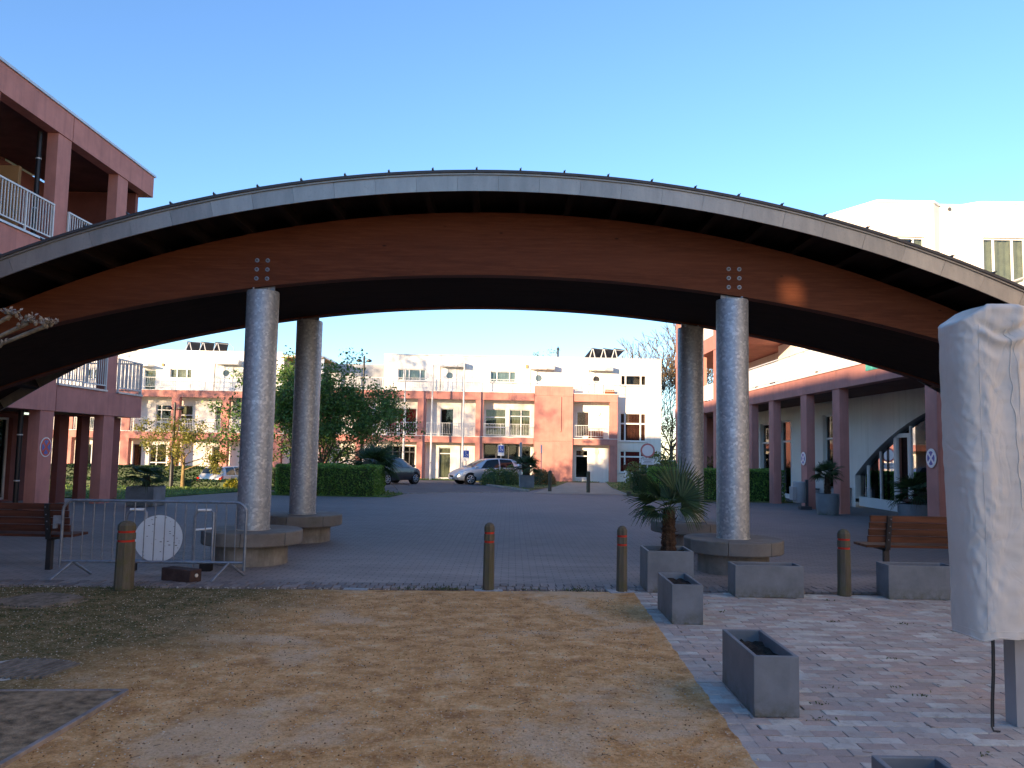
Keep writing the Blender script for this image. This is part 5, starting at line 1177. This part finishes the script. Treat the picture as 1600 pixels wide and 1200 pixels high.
for P, n, sz in zip(LAWNS, (15000, 7000, 7000, 1500, 1500), (.11, .10, .10, .10, .10)):
    x0, x1 = max(-20, min(p[0] for p in P)), max(p[0] for p in P); y0, y1 = min(p[1] for p in P), max(p[1] for p in P); k_ = 0
    while k_ < n:
        x, y = random.uniform(x0, x1), random.uniform(y0, y1)
        if random.random() > 26.0 / y and random.random() < .5: continue
        k_ += 1
        if inpoly(x, y, P) and mnoise.noise(Vector((x * .8, y * .8, 0))) > -.35: V.append((x, y, gz(x, y) + .05 + random.uniform(0, .03)))
V = np.array(V); link('grass', leaves(V, .11, .3, 1.6), 'grass_blade', kind='stuff')
# ================================================================== hedges and shrubs
def box_hedge(x0, x1, y0, y1, z0, z1, label, mat='leaf_hedge', size=.075, dens=420, cat='hedge', rough=.05, group=None):
    t = T('clipped_hedge', label, cat, ((x0 + x1) / 2, (y0 + y1) / 2, z0), 0, group); i_ = .10
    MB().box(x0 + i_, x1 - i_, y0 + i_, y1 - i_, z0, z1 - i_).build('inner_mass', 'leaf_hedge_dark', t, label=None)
    P = []; N = []
    def face(a, n, fn, nrm):
        m = int(a * dens)
        for _ in range(m):
            p = Vector(fn(random.random(), random.random())); nz = mnoise.noise(p * 1.7) * rough * 1.4 + mnoise.noise(p * 6) * rough * .7
            p += Vector(nrm) * (nz - abs(random.gauss(0, .03))); P.append(p - Vector((0, 0, z0)) - Vector(((x0 + x1) / 2, (y0 + y1) / 2, 0))); N.append(nrm)
    face((x1 - x0) * (z1 - z0), 0, lambda a, b: (x0 + (x1 - x0) * a, y0, z0 + (z1 - z0) * b), (0, -1, 0)); face((x1 - x0) * (y1 - y0), 0, lambda a, b: (x0 + (x1 - x0) * a, y0 + (y1 - y0) * b, z1), (0, 0, 1))
    face((y1 - y0) * (z1 - z0), 0, lambda a, b: (x0, y0 + (y1 - y0) * a, z0 + (z1 - z0) * b), (-1, 0, 0)); face((y1 - y0) * (z1 - z0), 0, lambda a, b: (x1, y0 + (y1 - y0) * a, z0 + (z1 - z0) * b), (1, 0, 0))
    link('foliage', leaves(P, size, .6, .2, np.array(N, float)), mat, t); return t
box_hedge(-8.45, -4.85, 29.0, 31.2, -.2, .97, 'clipped green hedge left of centre, behind the rear left column', dens=900)
box_hedge(5.5, 10.45, 30.6, 32.4, -.25, 1.06, 'clipped green hedge at the right, behind the right columns', dens=800)
box_hedge(5.75, 7.1, 36.2, 38, -.35, .72, 'dark square clipped hedge behind the prohibition sign', 'leaf_hedge_dark', dens=500)
box_hedge(-27.5, -13.9, 47.6, 49.4, -1.35, .26, 'long dark clipped hedge at the far left, behind the small lit tree', 'leaf_hedge_dark', .13, 170)
box_hedge(-27, -15.5, 44.6, 45.8, -1.3, -.35, 'lower dark hedge in front of the long hedge at the far left', 'leaf_hedge_dark', .12, 170)
def shrub(x, y, z, rx, ry, rz_, label, mat, n, size, name='shrub', inner=True, cat='shrub', group=None, lump=.25):
    t = T(name, label, cat, (x, y, z), 0, group); P = []; N = []
    for _ in range(n):
        d = Vector(rng.normal(size=3)); d.normalize(); d.z = abs(d.z) * 1.0 if random.random() < .85 else d.z
        k_ = 1 + lump * mnoise.noise(Vector((d.x * 2.2 + x, d.y * 2.2 + y, d.z * 2.2))) + .12 * mnoise.noise(d * 7) - abs(random.gauss(0, .10)) + (.18 * random.random() if random.random() < .06 else 0)
        P.append((d.x * rx * k_, d.y * ry * k_, max(.02, d.z * rz_ * k_ + .05))); N.append(tuple(d))
    if inner:
        V = []; 
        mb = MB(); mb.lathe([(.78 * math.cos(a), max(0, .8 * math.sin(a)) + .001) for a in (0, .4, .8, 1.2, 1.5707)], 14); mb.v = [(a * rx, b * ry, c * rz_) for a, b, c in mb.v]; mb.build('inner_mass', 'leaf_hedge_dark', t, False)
    link('foliage', leaves(P, size, .6, .3, np.array(N)), mat, t); return t
shrub(7.6, 41.5, gz(7.6, 41.5), 1.9, 1.5, 1.75, 'rounded green bush behind the prohibition sign, at the end of the path', 'leaf_olive', 5200, .10)
shrub(10.4, 42.5, gz(10, 42), 2.0, 1.5, 1.75, 'loose bush with reddish tips behind the rear right column', 'leaf_rust', 2600, .11)
shrub(9.0, 41.3, gz(9, 41), 1.6, 1.2, 1.6, 'pale green bush between the round bush and the rear right column', 'leaf_hedge', 3000, .10)
for i, (px, w, h, lb) in enumerate(((770, .75, .95, 'low dark shrub under the bonnet of the silver car'), (793, .8, 1.05, 'low dark shrub beside the door of the silver car'), (843, .75, .95, 'low reddish shrub right of the palm by the silver car'), (856, .5, .8, 'small twiggy shrub next to the slim bollard'))):
    p = gp(px, 759); shrub(p.x, p.y + .6, p.z, w, .6, h, lb, 'leaf_rust' if i > 1 else 'leaf_olive', 1900, .08)
p = gp(366, 763); shrub(-12.62, 36.6, gz(-12.6, 36.6), .42, .4, .60, 'bright yellow green bush beside the pale estate car', 'leaf_yellow', 900, .085, inner=False)
# ================================================================== trees
def tube_tree(parent, name, mat, segs, n=6):
    mb = MB()
    for pts, rs in segs: mb.tube(pts, rs, n, False)
    return mb.build(name, mat, parent, False, smooth=2)
def grow(r, p, d, ln, rad, depth, segs, tips, spread=.6, up=.12, kids=(2, 3), shrink=.72, minr=.006):
    pts = [p]; rs = [rad]; n = 4; q = Vector(p); dd = Vector(d)
    for i in range(n):
        dd = (dd + Vector((r.gauss(0, .10), r.gauss(0, .10), r.gauss(0, .06) + up * .3))).normalized(); q = q + dd * ln / n; pts.append(q.copy()); rs.append(max(minr, rad * (1 - .45 * (i + 1) / n)))
    segs.append((pts, rs))
    for i in (2, 3, 4): tips.append((pts[i].copy(), depth))
    if depth == 0: return
    for k_ in range(r.randint(*kids)):
        b = pts[-1] if k_ < 2 else pts[r.randint(2, 3)]; a = dd.orthogonal().normalized(); a.rotate(Matrix.Rotation(r.uniform(0, 6.28), 3, dd)); nd = (dd + a * spread * r.uniform(.6, 1.4) + Vector((0, 0, up))).normalized()
        grow(r, b, nd, ln * shrink * r.uniform(.75, 1.2), rs[-1] * .8, depth - 1, segs, tips, spread, up, kids, shrink, minr)
def tree(name, label, loc, hgt, trunk_r, mat_leaf, mat_bark, seed, nleaf, lsize, depth=5, first=.3, spread=.7, up=.1, clump=.25, kids=(2, 3), limbs=5, group=None, shape=None, leafdepth=3, shrink=.74, lean=0.0, cat='tree', minr=.006):
    r = random.Random(seed); t = T(name, label, cat, loc, 0, group); segs = []; tips = []; h0 = hgt * first
    tp = [Vector((lean * q * hgt, 0, hgt * first * 1.7 * q - .1 * (q == 0))) for q in (0, .25, .5, .75, 1)]; segs.append((tp, [trunk_r * k_ for k_ in (1.15, .95, .85, .7, .5)]))
    for i in range(limbs):
        q = .55 + .45 * i / limbs; b = Vector((lean * q * hgt, 0, hgt * first * 1.7 * q)); a = i * 2.4 + r.uniform(-.4, .4); e = r.uniform(.15, 1.0)
        grow(r, b, Vector((math.cos(a) * math.cos(e), math.sin(a) * math.cos(e), math.sin(e))), hgt * .26 * r.uniform(.8, 1.15), trunk_r * .36, depth - 1, segs, tips, spread, up, kids, shrink, minr)
    tube_tree(t, 'trunk', mat_bark, segs[:1], 10); tube_tree(t, 'limbs', mat_bark, segs[1:], 5)
    if nleaf:
        tp_ = [p for p, d in tips if d <= leafdepth]; tp_ = [p for p in tp_ if shape is None or shape(p)]
        P = []
        for _ in range(nleaf):
            b = r.choice(tp_); P.append((b.x + r.gauss(0, clump), b.y + r.gauss(0, clump), b.z + r.gauss(0, clump * .7)))
        link('crown', leaves(P, lsize, .6, .4), mat_leaf, t)
    return t
tree('spreading_tree', 'dense dark green tree in the middle distance behind the clipped hedge', (-8.55, 36.5, gz(-8.5, 36.5)), 5.7, .15, 'leaf_dark', 'bark', 5, 40000, .125, 6, .12, .75, .12, .20, (2, 3), 13, None, lambda p: p.z > .9 + .3 * max(0, p.x), 5, .76)
tree('young_tree', 'small sparse tree with yellow green spring leaves on the left lawn', (-13.9, 34.2, gz(-13.9, 34.2)), 3.2, .085, 'leaf_young', 'bark_ochre', 9, 4600, .095, 5, .27, .75, .02, .10, (2, 3), 8, None, None, 3, .72)
tree('bare_tree', 'bare branched tree with rust coloured buds between the far building and the right tower', (13.6, 68, -.8), 12.5, .2, 'leaf_rust', 'bark', 13, 6500, .19, 7, .16, .6, .15, .30, (2, 3), 9, 'trees behind the far building', lambda p: p.z < 9.5, 3, .76, minr=.022)
tree('bare_tree', 'fine branched tree whose twigs show above the far roof at the right', (10.6, 76, -.8), 8.6, .13, 'leaf_rust', 'bark', 17, 1500, .13, 7, .16, .55, .2, .3, (2, 3), 6, 'trees behind the far building', None, 1, .74, minr=.02)
tree('garden_tree', 'rust and olive tree low in the gap beside the white end of the far building', (12.0, 63.5, -.8), 6.5, .12, 'leaf_rust', 'bark', 19, 4200, .15, 5, .15, .7, .1, .35, (2, 3), 7, 'trees behind the far building', None, 4, .75)
tree('garden_tree', 'tip of a small yellow green tree just above the far roof', (1.55, 75, -.8), 10.6, .1, 'leaf_olive', 'bark', 23, 1400, .16, 5, .28, .35, .35, .15, (2, 2), 5, None, None, 3, .66)
gw = T('garden_wall', 'dark garden wall with a pale cap in the gap at the right of the far building', 'wall', (12.3, 61.5, -.8)); MB().box(-1.3, 2.2, 0, .25, 0, 1.75).build('wall', 'dark_frame', gw, False); MB().box(-1.32, 2.22, -.04, .29, 1.752, 1.86).build('cap', 'white_panel', gw, False)
# tall trees beyond the left edge: they dapple the far walls with shade
tree('tall_tree', 'tall tree outside the left edge of the picture', (-30, 28, -.3), 17, .3, 'leaf_olive', 'bark', 29, 5200, .34, 6, .2, .7, .12, .5, (2, 3), 8, 'tall trees beyond the left edge', lambda p: p.x < 5.5, 3, .77)
tree('tall_tree', 'tall tree outside the picture, further left than the other tall tree', (-45, 30, -.3), 16, .3, 'leaf_olive', 'bark', 31, 4200, .34, 6, .2, .7, .12, .5, (2, 3), 8, 'tall trees beyond the left edge', None, 3, .77)
# pollarded plane at the left edge, knobbly branch ends with new shoots
pl = T('pollarded_tree', 'pollarded plane tree whose pale knobbly branch ends reach in at the left edge', 'tree', (-5.45, 7.0, 0)); segs = [([Vector((0, 0, -.05)), Vector((.02, 0, .9)), Vector((0, .02, 1.8)), Vector((.05, 0, 2.3))], [.15, .12, .11, .12])]
rb_ = random.Random(3); buds = []; knobs = MB()
ends = [at(43, 505, 7.0), at(17, 493, 7.1), at(75, 508, 6.9), at(-30, 480, 7.2), at(-60, 520, 6.7), at(-10, 540, 6.8)]; root_ = Vector((-5.45, 7.0, 0))
for e in ends:
    e = e - root_; b = Vector((.05, 0, 2.25)); m1 = b.lerp(e, .35) + Vector((0, 0, -.06)); m2 = b.lerp(e, .7) + Vector((rb_.gauss(0, .02), 0, -.03)); segs.append(([b, m1, m2, e], [.045, .026, .018, .020]))
    for _ in range(7):
        k_ = e + Vector((rb_.gauss(0, .035), rb_.gauss(0, .035), rb_.gauss(.01, .022))); knobs.tube([k_ - Vector((0, 0, .02)), k_, k_ + Vector((0, 0, .022))], [.008, .018, .008], 7)
    for _ in range(26):
        d = Vector((rb_.gauss(0, .6), rb_.gauss(0, .6), rb_.uniform(.1, 1))).normalized(); l_ = rb_.uniform(.02, .10); s0 = e + Vector((rb_.gauss(0, .03), rb_.gauss(0, .03), .01)); knobs.tube([s0, s0 + d * l_], [.004, .002], 4)
        for _ in range(3): buds.append(s0 + d * l_ * rb_.uniform(.5, 1.1))
tube_tree(pl, 'trunk', 'bark_pale', segs[:1], 10); tube_tree(pl, 'limbs', 'bark_pale', segs[1:], 8); knobs.build('knuckles', 'bark_pale', pl, False, kind='stuff'); link('shoots', leaves(buds, .03, .6), 'bud', pl)
# ================================================================== lamps, poles and signs
def post_lamp(x, y, z, h, label, heads=2):
    t = T('street_lamp', label, 'street lamp', (x, y, z), 0, 'dark street lamps'); MB().lathe([(.085, 0), (.085, 1.0), (.055, 1.05), (.05, h)], 12).build('post', 'black_metal', t, False, smooth=.6)
    for s in (-1, 1): MB().tube([(0, 0, h - .12), (s * .22, 0, h - .05)], .02, 6).lathe([(.05, h - .1), (.14, h - .06), (.14, h), (.04, h + .06)], 12, (s * .25, 0)).build('lamp_head', 'black_metal', t, False)
    MB().lathe([(.06, h), (.05, h + .2), (.0001, h + .24)], 10).build('finial', 'black_metal', t, False); return t
post_lamp(-14.35, 34.1, gz(-14.3, 34.1), 3.45, 'dark street lamp behind the small sparse tree on the left lawn')
post_lamp(-7.45, 40.0, gz(-7.45, 40), 6.3, 'taller dark street lamp in front of the dense dark tree')
for px, py, lb in ((635, 577, 'shortest-looking flagpole, in front of the red curtains'), (678, 572, 'middle flagpole, in front of the white bay with the narrow door'), (727, 566, 'rightmost flagpole, above the bonnet of the silver car')):
    p = at(px, py, 56.3); t = T('flagpole', lb.replace('shortest-looking', 'leftmost slim'), 'flagpole', (p.x - .05, 56.3, gz(p.x, 56.3) + .02), 0, 'bare white flagpoles before the far building'); MB().lathe([(.085, 0), (.075, 3), (.045, p.z + .6), (.05, p.z + .62), (.0001, p.z + .68)], 12).build('pole', 'pale_metal', t, False, smooth=.6); MB().tube([(0, -.08, 1.2), (0, -.13, 1.2)], .05, 8).build('cleat', 'grey_paint', t, False)
def pole_sign(px, pyt, pyb, d, label):
    a, b = at(px, pyt, d), at(px, pyb, d); t = T('parking_sign', label, 'traffic sign', (a.x, d, gz(a.x, d)), 0, 'small blue parking signs'); g_ = gz(a.x, d)
    MB().tube([(0, .04, 0), (0, .04, a.z - g_ + .1)], .03, 8).build('post', 'grey_paint', t, False)
    w, z0, z1 = .20, b.z - g_, a.z - g_; MB().box(-w, w, 0, .02, z0, z1).build('plate', 'sign_white', t, False); MB().box(-w * .88, w * .88, -.004, -.001, z0 + (z1 - z0) * .30, z1 - .03).build('blue_field', 'sign_blue', t, False)
    zc = z0 + (z1 - z0) * .62; q = (z1 - z0) * .15
    MB().tube([(-.02, -.008, zc + q * 1.2), (-.02, -.005, zc + q * 1.2)], q * .32, 8).tube([(-.02, -.007, zc + q * .8), (-.02, -.007, zc - q * .1), (.06, -.007, zc - q * .15), (.10, -.007, zc - q * .9)], q * .17, 5).tube([(.03 + q * .75 * math.cos(a_), -.007, zc - q * .6 + q * .75 * math.sin(a_)) for a_ in [3.0 + .45 * i for i in range(9)]], q * .12, 5).build('wheelchair_symbol', 'sign_white', t, False)
pole_sign(728.5, 703, 720, 50.5, 'small blue parking sign above the windscreen of the silver car')
pole_sign(783, 695, 712, 50.5, 'small blue parking sign above the roof of the silver car')
p = at(814, 692, 44.5); t = T('grey_post', 'plain grey post behind the palm beside the silver car', 'post', (p.x, 44.5, gz(p.x, 44.5))); MB().lathe([(.07, 0), (.07, p.z - gz(p.x, 44.5)), (.0001, p.z - gz(p.x, 44.5) + .04)], 10).build('pole', 'grey_paint', t, False)
p = at(846, 695, 50); t = T('thin_post', 'thin post with a small plate in front of the pink wall', 'post', (p.x, 50, gz(p.x, 50))); MB().tube([(0, 0, 0), (0, 0, p.z - gz(p.x, 50))], .03, 8).build('pole', 'grey_paint', t, False); MB().box(-.05, .05, -.06, -.032, p.z - gz(p.x, 50) - .5, p.z - gz(p.x, 50)).build('plate', 'sign_white', t, False)
p = at(1012, 704, 38.0); zg = gz(p.x, 38); t = T('prohibition_sign', 'round white sign with a faded red ring and a plate below, beside the path', 'traffic sign', (p.x, 38.0, zg)); zc = p.z - zg
MB().tube([(0, .05, -.1), (0, .05, zc + .42)], .032, 8).build('post', 'pale_metal', t, False); MB().disc((0, .01, zc), .34, (0, -1, 0), .012, 40).build('plate', 'sign_red_pale', t, False); MB().disc((0, -.003, zc), .262, (0, -1, 0), .003, 40).build('white_field', 'sign_white', t, False)
pb = MB().box(-.30, .30, 0, .012, zc - .66, zc - .37).build('text_plate', 'sign_white', t, False)
for i, w in enumerate((.24, .17, .22)): MB().box(-w, w, -.003, -.0005, zc - .45 - .07 * i, zc - .43 - .07 * i).build('text_line', 'print_dark', pb, world=False)
p = at(978, 730.5, 54.0); t = T('wooden_bin', 'small wooden bin on a white post at the end of the gravel path', 'litter bin', (p.x, 54, gz(p.x, 54))); z_ = p.z - gz(p.x, 54); MB().lathe([(.15, z_ - .2), (.2, z_ + .2)], 10).build('basket', 'bench_wood_dark', t, False); MB().tube([(0, 0, 0), (0, 0, z_ - .2)], .05, 8).build('post', 'sign_white', t, False)
st = T('outside_stair', 'open steel stair behind the dark car, under the far gallery', 'stair', (fx(583), 57.2, gz(0, 57.2)))
for i in range(9): MB().box(-.55 + .02 * i, .55 + .02 * i, -.35 + .06 * i, -.1 + .06 * i, .25 * (i + 1) - .05, .25 * (i + 1)).build('tread', 'pale_metal', st, False)
MB().tube([(-.58, -.3, .1), (-.42, .3, 2.35)], .04, 6).tube([(.56, -.3, .1), (.74, .3, 2.35)], .04, 6).build('stringer', 'grey_paint', st, False)
# ================================================================== cars
def cr(a, b, c, d, t): return .5 * ((2 * b) + (-a + c) * t + (2 * a - 5 * b + 4 * c - d) * t * t + (-a + 3 * b - 3 * c + d) * t ** 3)
def car(label, loc, heading, st, paint, glassm, axles, wr, side, rear=None, front=None, lamps=None, cat='car', group='parked cars', three=None):
    """st: stations (x, z_bottom, z_belt, half width, z_top, half width at the top); x runs from the tail to the nose"""
    t = T('parked_car', label, cat, loc, heading, group); st = [np.array(s, float) for s in st]; X = [s[0] for s in st]
    def stat(x):
        x = min(max(x, X[0]), X[-1]); i = max(0, min(len(X) - 2, int(np.searchsorted(X, x)) - 1)); q = (x - X[i]) / (X[i + 1] - X[i])
        a, b, c, d = st[max(0, i - 1)], st[i], st[i + 1], st[min(len(st) - 1, i + 2)]; v = cr(a, b, c, d, q); lo, hi = np.minimum(b, c) - .015, np.maximum(b, c) + .015; v = np.clip(v, lo, hi); v[0] = x; return v
    def sect(x):
        _, zb_, zl_, hw_, zt_, ht = stat(x); zm = zb_ + (zl_ - zb_) * .5; d = max(0, zt_ - zl_)
        return [(0, zb_), (hw_ * .80, zb_), (hw_ * .955, zb_ + .05), (hw_ * 1.0, zm), (hw_ * .965, zl_ - .03), (hw_ * .94, zl_), (ht + (hw_ * .94 - ht) * .45, zl_ + d * .55), (ht, zl_ + d * .90), (ht * .86, zl_ + d * .985), (0, zt_)]
    def S(x, k_):
        P = sect(x); i = min(len(P) - 2, int(k_)); q = k_ - i; a, b, c, d = P[max(0, i - 1)], P[i], P[i + 1], P[min(len(P) - 1, i + 2)]
        if i == 0: y, z = b[0] + (c[0] - b[0]) * q, b[1] + (c[1] - b[1]) * q
        else:
            if i + 1 == len(P) - 1: d = (-P[-2][0], P[-2][1])
            y, z = cr(a[0], b[0], c[0], d[0], q), cr(a[1], b[1], c[1], d[1], q)
        return Vector((x, y, z))
    nx, nk = 66, 27; xs = [X[0] + (X[-1] - X[0]) * i / nx for i in range(nx + 1)]; ks = [9 * i / nk for i in range(nk + 1)]; vs = []; fs = []
    for x in xs:
        h_ = [S(x, q) for q in ks]; vs += [tuple(v) for v in h_] + [(v.x, -v.y, v.z) for v in reversed(h_[1:-1])]
    m = 2 * (nk + 1) - 2
    for i in range(nx):
        for j in range(m): fs.append((i * m + j, i * m + (j + 1) % m, (i + 1) * m + (j + 1) % m, (i + 1) * m + j))
    fs += [tuple(range(m)), tuple(nx * m + j for j in range(m))]
    body = MB().add(vs, fs).build('body', paint, t, False, smooth=.7)
    def patch(c4, sgn, off=.007, n=8):
        """c4: four (x, k) corners on one flank"""
        out = []
        g_ = {}
        for i in range(n + 1):
            for j in range(n + 1):
                a, b = i / n, j / n; x = (c4[0][0] * (1 - a) + c4[1][0] * a) * (1 - b) + (c4[3][0] * (1 - a) + c4[2][0] * a) * b; q = (c4[0][1] * (1 - a) + c4[1][1] * a) * (1 - b) + (c4[3][1] * (1 - a) + c4[2][1] * a) * b
                e = .01; p_ = S(x, q); dx = S(min(x + e, X[-1]), q) - S(max(x - e, X[0]), q); dk = S(x, min(q + e, 9)) - S(x, max(q - e, 0)); nn = dx.cross(dk)
                if nn.length > 0: nn.normalize()
                if nn.y < 0 or (abs(nn.y) < .02 and nn.z < 0): nn = -nn
                p_ = p_ + nn * off; g_[i, j] = (p_.x, p_.y * sgn, p_.z)
        vs = [g_[i, j] for i in range(n + 1) for j in range(n + 1)]; fs = [(i * (n + 1) + j, (i + 1) * (n + 1) + j, (i + 1) * (n + 1) + j + 1, i * (n + 1) + j + 1) for i in range(n) for j in range(n)]; return vs, fs
    for s in (1, -1):
        for c4 in side: v, f = patch(c4, s); MB().add(v, f).build('side_window', glassm, t, False, smooth=2)
        for xa_ in axles:
            hw_ = stat(xa_)[3]; MB().tube([(xa_, s * (hw_ * .70), wr + .02), (xa_, s * (hw_ * 1.0 + .004), wr + .02)], wr + .055, 28).build('wheel_arch', 'rubber', t, False)
            wl = MB().tube([(xa_, s * (hw_ - .17), wr), (xa_, s * (hw_ - .01), wr), (xa_, s * (hw_ + .016), wr)], [wr, wr, wr * .92], 28).build('wheel', 'rubber', t, False)
            mb = MB(); mb.tube([(xa_, s * (hw_ + .012), wr), (xa_, s * (hw_ + .02), wr)], wr * .24, 14)
            for k_ in range(7):
                a = k_ * 2 * math.pi / 7 + .2; ca, sa = math.cos(a), math.sin(a); mb.tube([(xa_ + ca * wr * .2, s * (hw_ + .017), wr + sa * wr * .2), (xa_ + ca * wr * .66, s * (hw_ + .019), wr + sa * wr * .66)], [wr * .10, wr * .07], 6)
            mb.tube([(xa_ + math.cos(a) * wr * .68, s * (hw_ + .017), wr + math.sin(a) * wr * .68) for a in [i * .2618 for i in range(25)]], wr * .055, 6, False); mb.build('rim', 'alloy', wl, world=False)
        MB().box(axles[1] - .42, axles[1] - .26, min(s * .88, s * 1.02), max(s * .88, s * 1.02), st[6][2] + .03, st[6][2] + .15).build('mirror', paint, t, False, bevel=.02)
        if lamps:
            for nm, mt, c4 in lamps: v, f = patch(c4, s, .009, 6); MB().add(v, f).build(nm, mt, t, False, smooth=2)
    if front:
        for nm, mt, (xa_, ka), (xb_, kb) in front:
            for part_ in (0,):
                n = 10; vs = []; fs = []
                for i in range(n + 1):
                    x = xa_ + (xb_ - xa_) * i / n; k0 = ka + (kb - ka) * i / n; row = [S(x, k0 + (9 - k0) * j / 6) for j in range(7)]; row = row + [Vector((q.x, -q.y, q.z)) for q in reversed(row[:-1])]
                    vs += [(q.x + (.006 if xa_ > 2 else -.006), q.y, q.z + .009) for q in row]
                for i in range(n):
                    for j in range(12): fs.append((i * 13 + j, i * 13 + j + 1, (i + 1) * 13 + j + 1, (i + 1) * 13 + j))
                MB().add(vs, fs).build(nm, mt, t, False, smooth=2)
    return t, S, stat
hatch = [(0, .42, .78, .60, .86, .50), (.06, .34, .88, .76, .98, .60), (.22, .27, .94, .83, 1.22, .60), (.55, .24, .96, .865, 1.44, .60), (1.1, .22, .95, .88, 1.505, .61), (1.75, .22, .93, .885, 1.51, .615), (2.35, .22, .91, .885, 1.44, .60), (2.85, .22, .90, .88, 1.20, .62), (3.25, .22, .885, .87, .965, .66), (3.65, .22, .82, .855, .885, .62), (4.0, .24, .70, .81, .77, .55), (4.2, .28, .58, .68, .63, .48), (4.28, .34, .50, .52, .54, .40)]
HH = math.atan2(-.42, -.907)
cp = gp(735, 757.5)
def place(S_nose_x, ax, sy, target, heading):
    """car origin such that the wheel contact (ax, sy) stands on the target"""
    c_, s_ = math.cos(heading), math.sin(heading); return (target.x - (ax * c_ - sy * s_), target.y - (ax * s_ + sy * c_), target.z + .008)
t, S, stt = car('silver hatchback parked in front of the far building, its nose pointing left', place(0, 3.42, .86, cp, HH), HH, hatch, 'silver_paint', 'car_glass', (.80, 3.42), .315,
    [((.62, 5.15), (1.52, 5.15), (1.52, 7.0), (.78, 6.9)), ((1.60, 5.15), (2.78, 5.15), (2.30, 6.9), (1.60, 7.0))], front=[('windscreen', 'car_glass_pale', (3.22, 7.4), (2.42, 7.3)), ('rear_window', 'car_glass', (.12, 7.3), (.50, 7.3))],
    lamps=[('headlight', 'lamp_clear', ((3.72, 4.2), (4.14, 3.6), (4.12, 4.4), (3.62, 5.0))), ('tail_light', 'lamp_red', ((.02, 3.4), (.26, 3.6), (.28, 5.2), (.05, 5.0)))])
MB().add([(4.19, -.46, .40), (4.19, .46, .40), (4.26, .30, .30), (4.26, -.30, .30), (4.235, -.42, .52), (4.235, .42, .52), (4.29, .28, .50), (4.29, -.28, .50), (4.30, -.24, .36), (4.30, .24, .36)], [(3, 2, 9, 8), (8, 9, 6, 7), (0, 3, 8, 7, 4), (2, 1, 5, 6, 9)]).build('grille', 'rubber', t, False)
MB().box(4.30, 4.312, -.26, .26, .30, .40).build('number_plate', 'sign_white', t, False)
small = [(0, .40, .74, .58, .84, .48), (.05, .32, .88, .72, 1.0, .56), (.2, .26, .93, .78, 1.22, .56), (.5, .23, .95, .815, 1.41, .56), (1.0, .21, .94, .83, 1.47, .57), (1.6, .21, .92, .835, 1.475, .575), (2.15, .21, .90, .835, 1.40, .56), (2.6, .21, .89, .83, 1.17, .58), (2.95, .22, .88, .82, .96, .62), (3.25, .22, .82, .80, .875, .58), (3.55, .25, .68, .74, .74, .50), (3.70, .32, .54, .58, .58, .42)]
HD = R(57); wp = gp(605, 757.5)
t, S, stt = car('dark grey small hatchback half hidden behind the end of the hedge', place(0, .68, -.80, wp, HD), HD, small, 'anthracite_paint', 'car_glass_pale', (.68, 3.02), .295,
    [((.55, 5.15), (1.25, 5.15), (1.25, 7.0), (.72, 6.9)), ((1.32, 5.15), (2.5, 5.15), (2.05, 6.9), (1.32, 7.0))], front=[('windscreen', 'car_glass', (2.93, 7.4), (2.22, 7.3)), ('rear_window', 'car_glass', (.10, 7.3), (.46, 7.3))],
    lamps=[('tail_light', 'lamp_red', ((.01, 3.3), (.24, 3.5), (.26, 5.3), (.05, 5.1))), ('headlight', 'lamp_clear', ((3.2, 4.2), (3.6, 3.6), (3.58, 4.4), (3.1, 5.0)))])
est = [(0, .36, .78, .70, .80, .62), (.03, .30, .86, .80, .90, .64), (.12, .26, .93, .83, 1.04, .63), (.30, .24, .95, .84, 1.38, .60), (.55, .22, .95, .845, 1.44, .60), (1.2, .21, .93, .85, 1.46, .60), (2.0, .21, .91, .85, 1.45, .59), (2.5, .21, .90, .845, 1.25, .60), (2.95, .22, .88, .835, .95, .64), (3.4, .22, .80, .81, .86, .60), (3.85, .25, .68, .76, .73, .50), (4.0, .32, .54, .58, .58, .42)]
HE = R(72); g_ = Vector((-17.05, 45.6, gz(-17, 45.6)))
t, S, stt = car('pale estate car seen from behind on the left, beside the yellow bush', (g_.x, g_.y, g_.z + .02), HE, est, 'champagne_paint', 'car_glass', (.78, 3.2), .29,
    [((.50, 5.15), (1.30, 5.15), (1.30, 7.0), (.62, 6.9)), ((1.38, 5.15), (2.55, 5.15), (2.15, 6.9), (1.38, 7.0))], front=[('windscreen', 'car_glass', (2.9, 7.4), (2.2, 7.3)), ('rear_window', 'car_glass', (.125, 7.0), (.285, 7.0))],
    lamps=[('tail_light', 'lamp_red', ((.005, 3.3), (.20, 3.6), (.20, 5.0), (.04, 5.0)))])
for s in (-1, 1): MB().box(-.022, -.004, s * .74 - .09, s * .74 + .09, .58, .84).build('tail_light', 'lamp_red', t, False, bevel=.01)
MB().box(-.03, -.012, -.26, .26, .60, .71).build('number_plate', 'lamp_red', t, False); MB().box(-.08, .02, -.80, .80, .30, .46).build('bumper', 'champagne_paint', t, False, bevel=.03); MB().box(-.085, -.075, -.8, .8, .50, .53).build('bumper_strip', 'dark_frame', t, False)
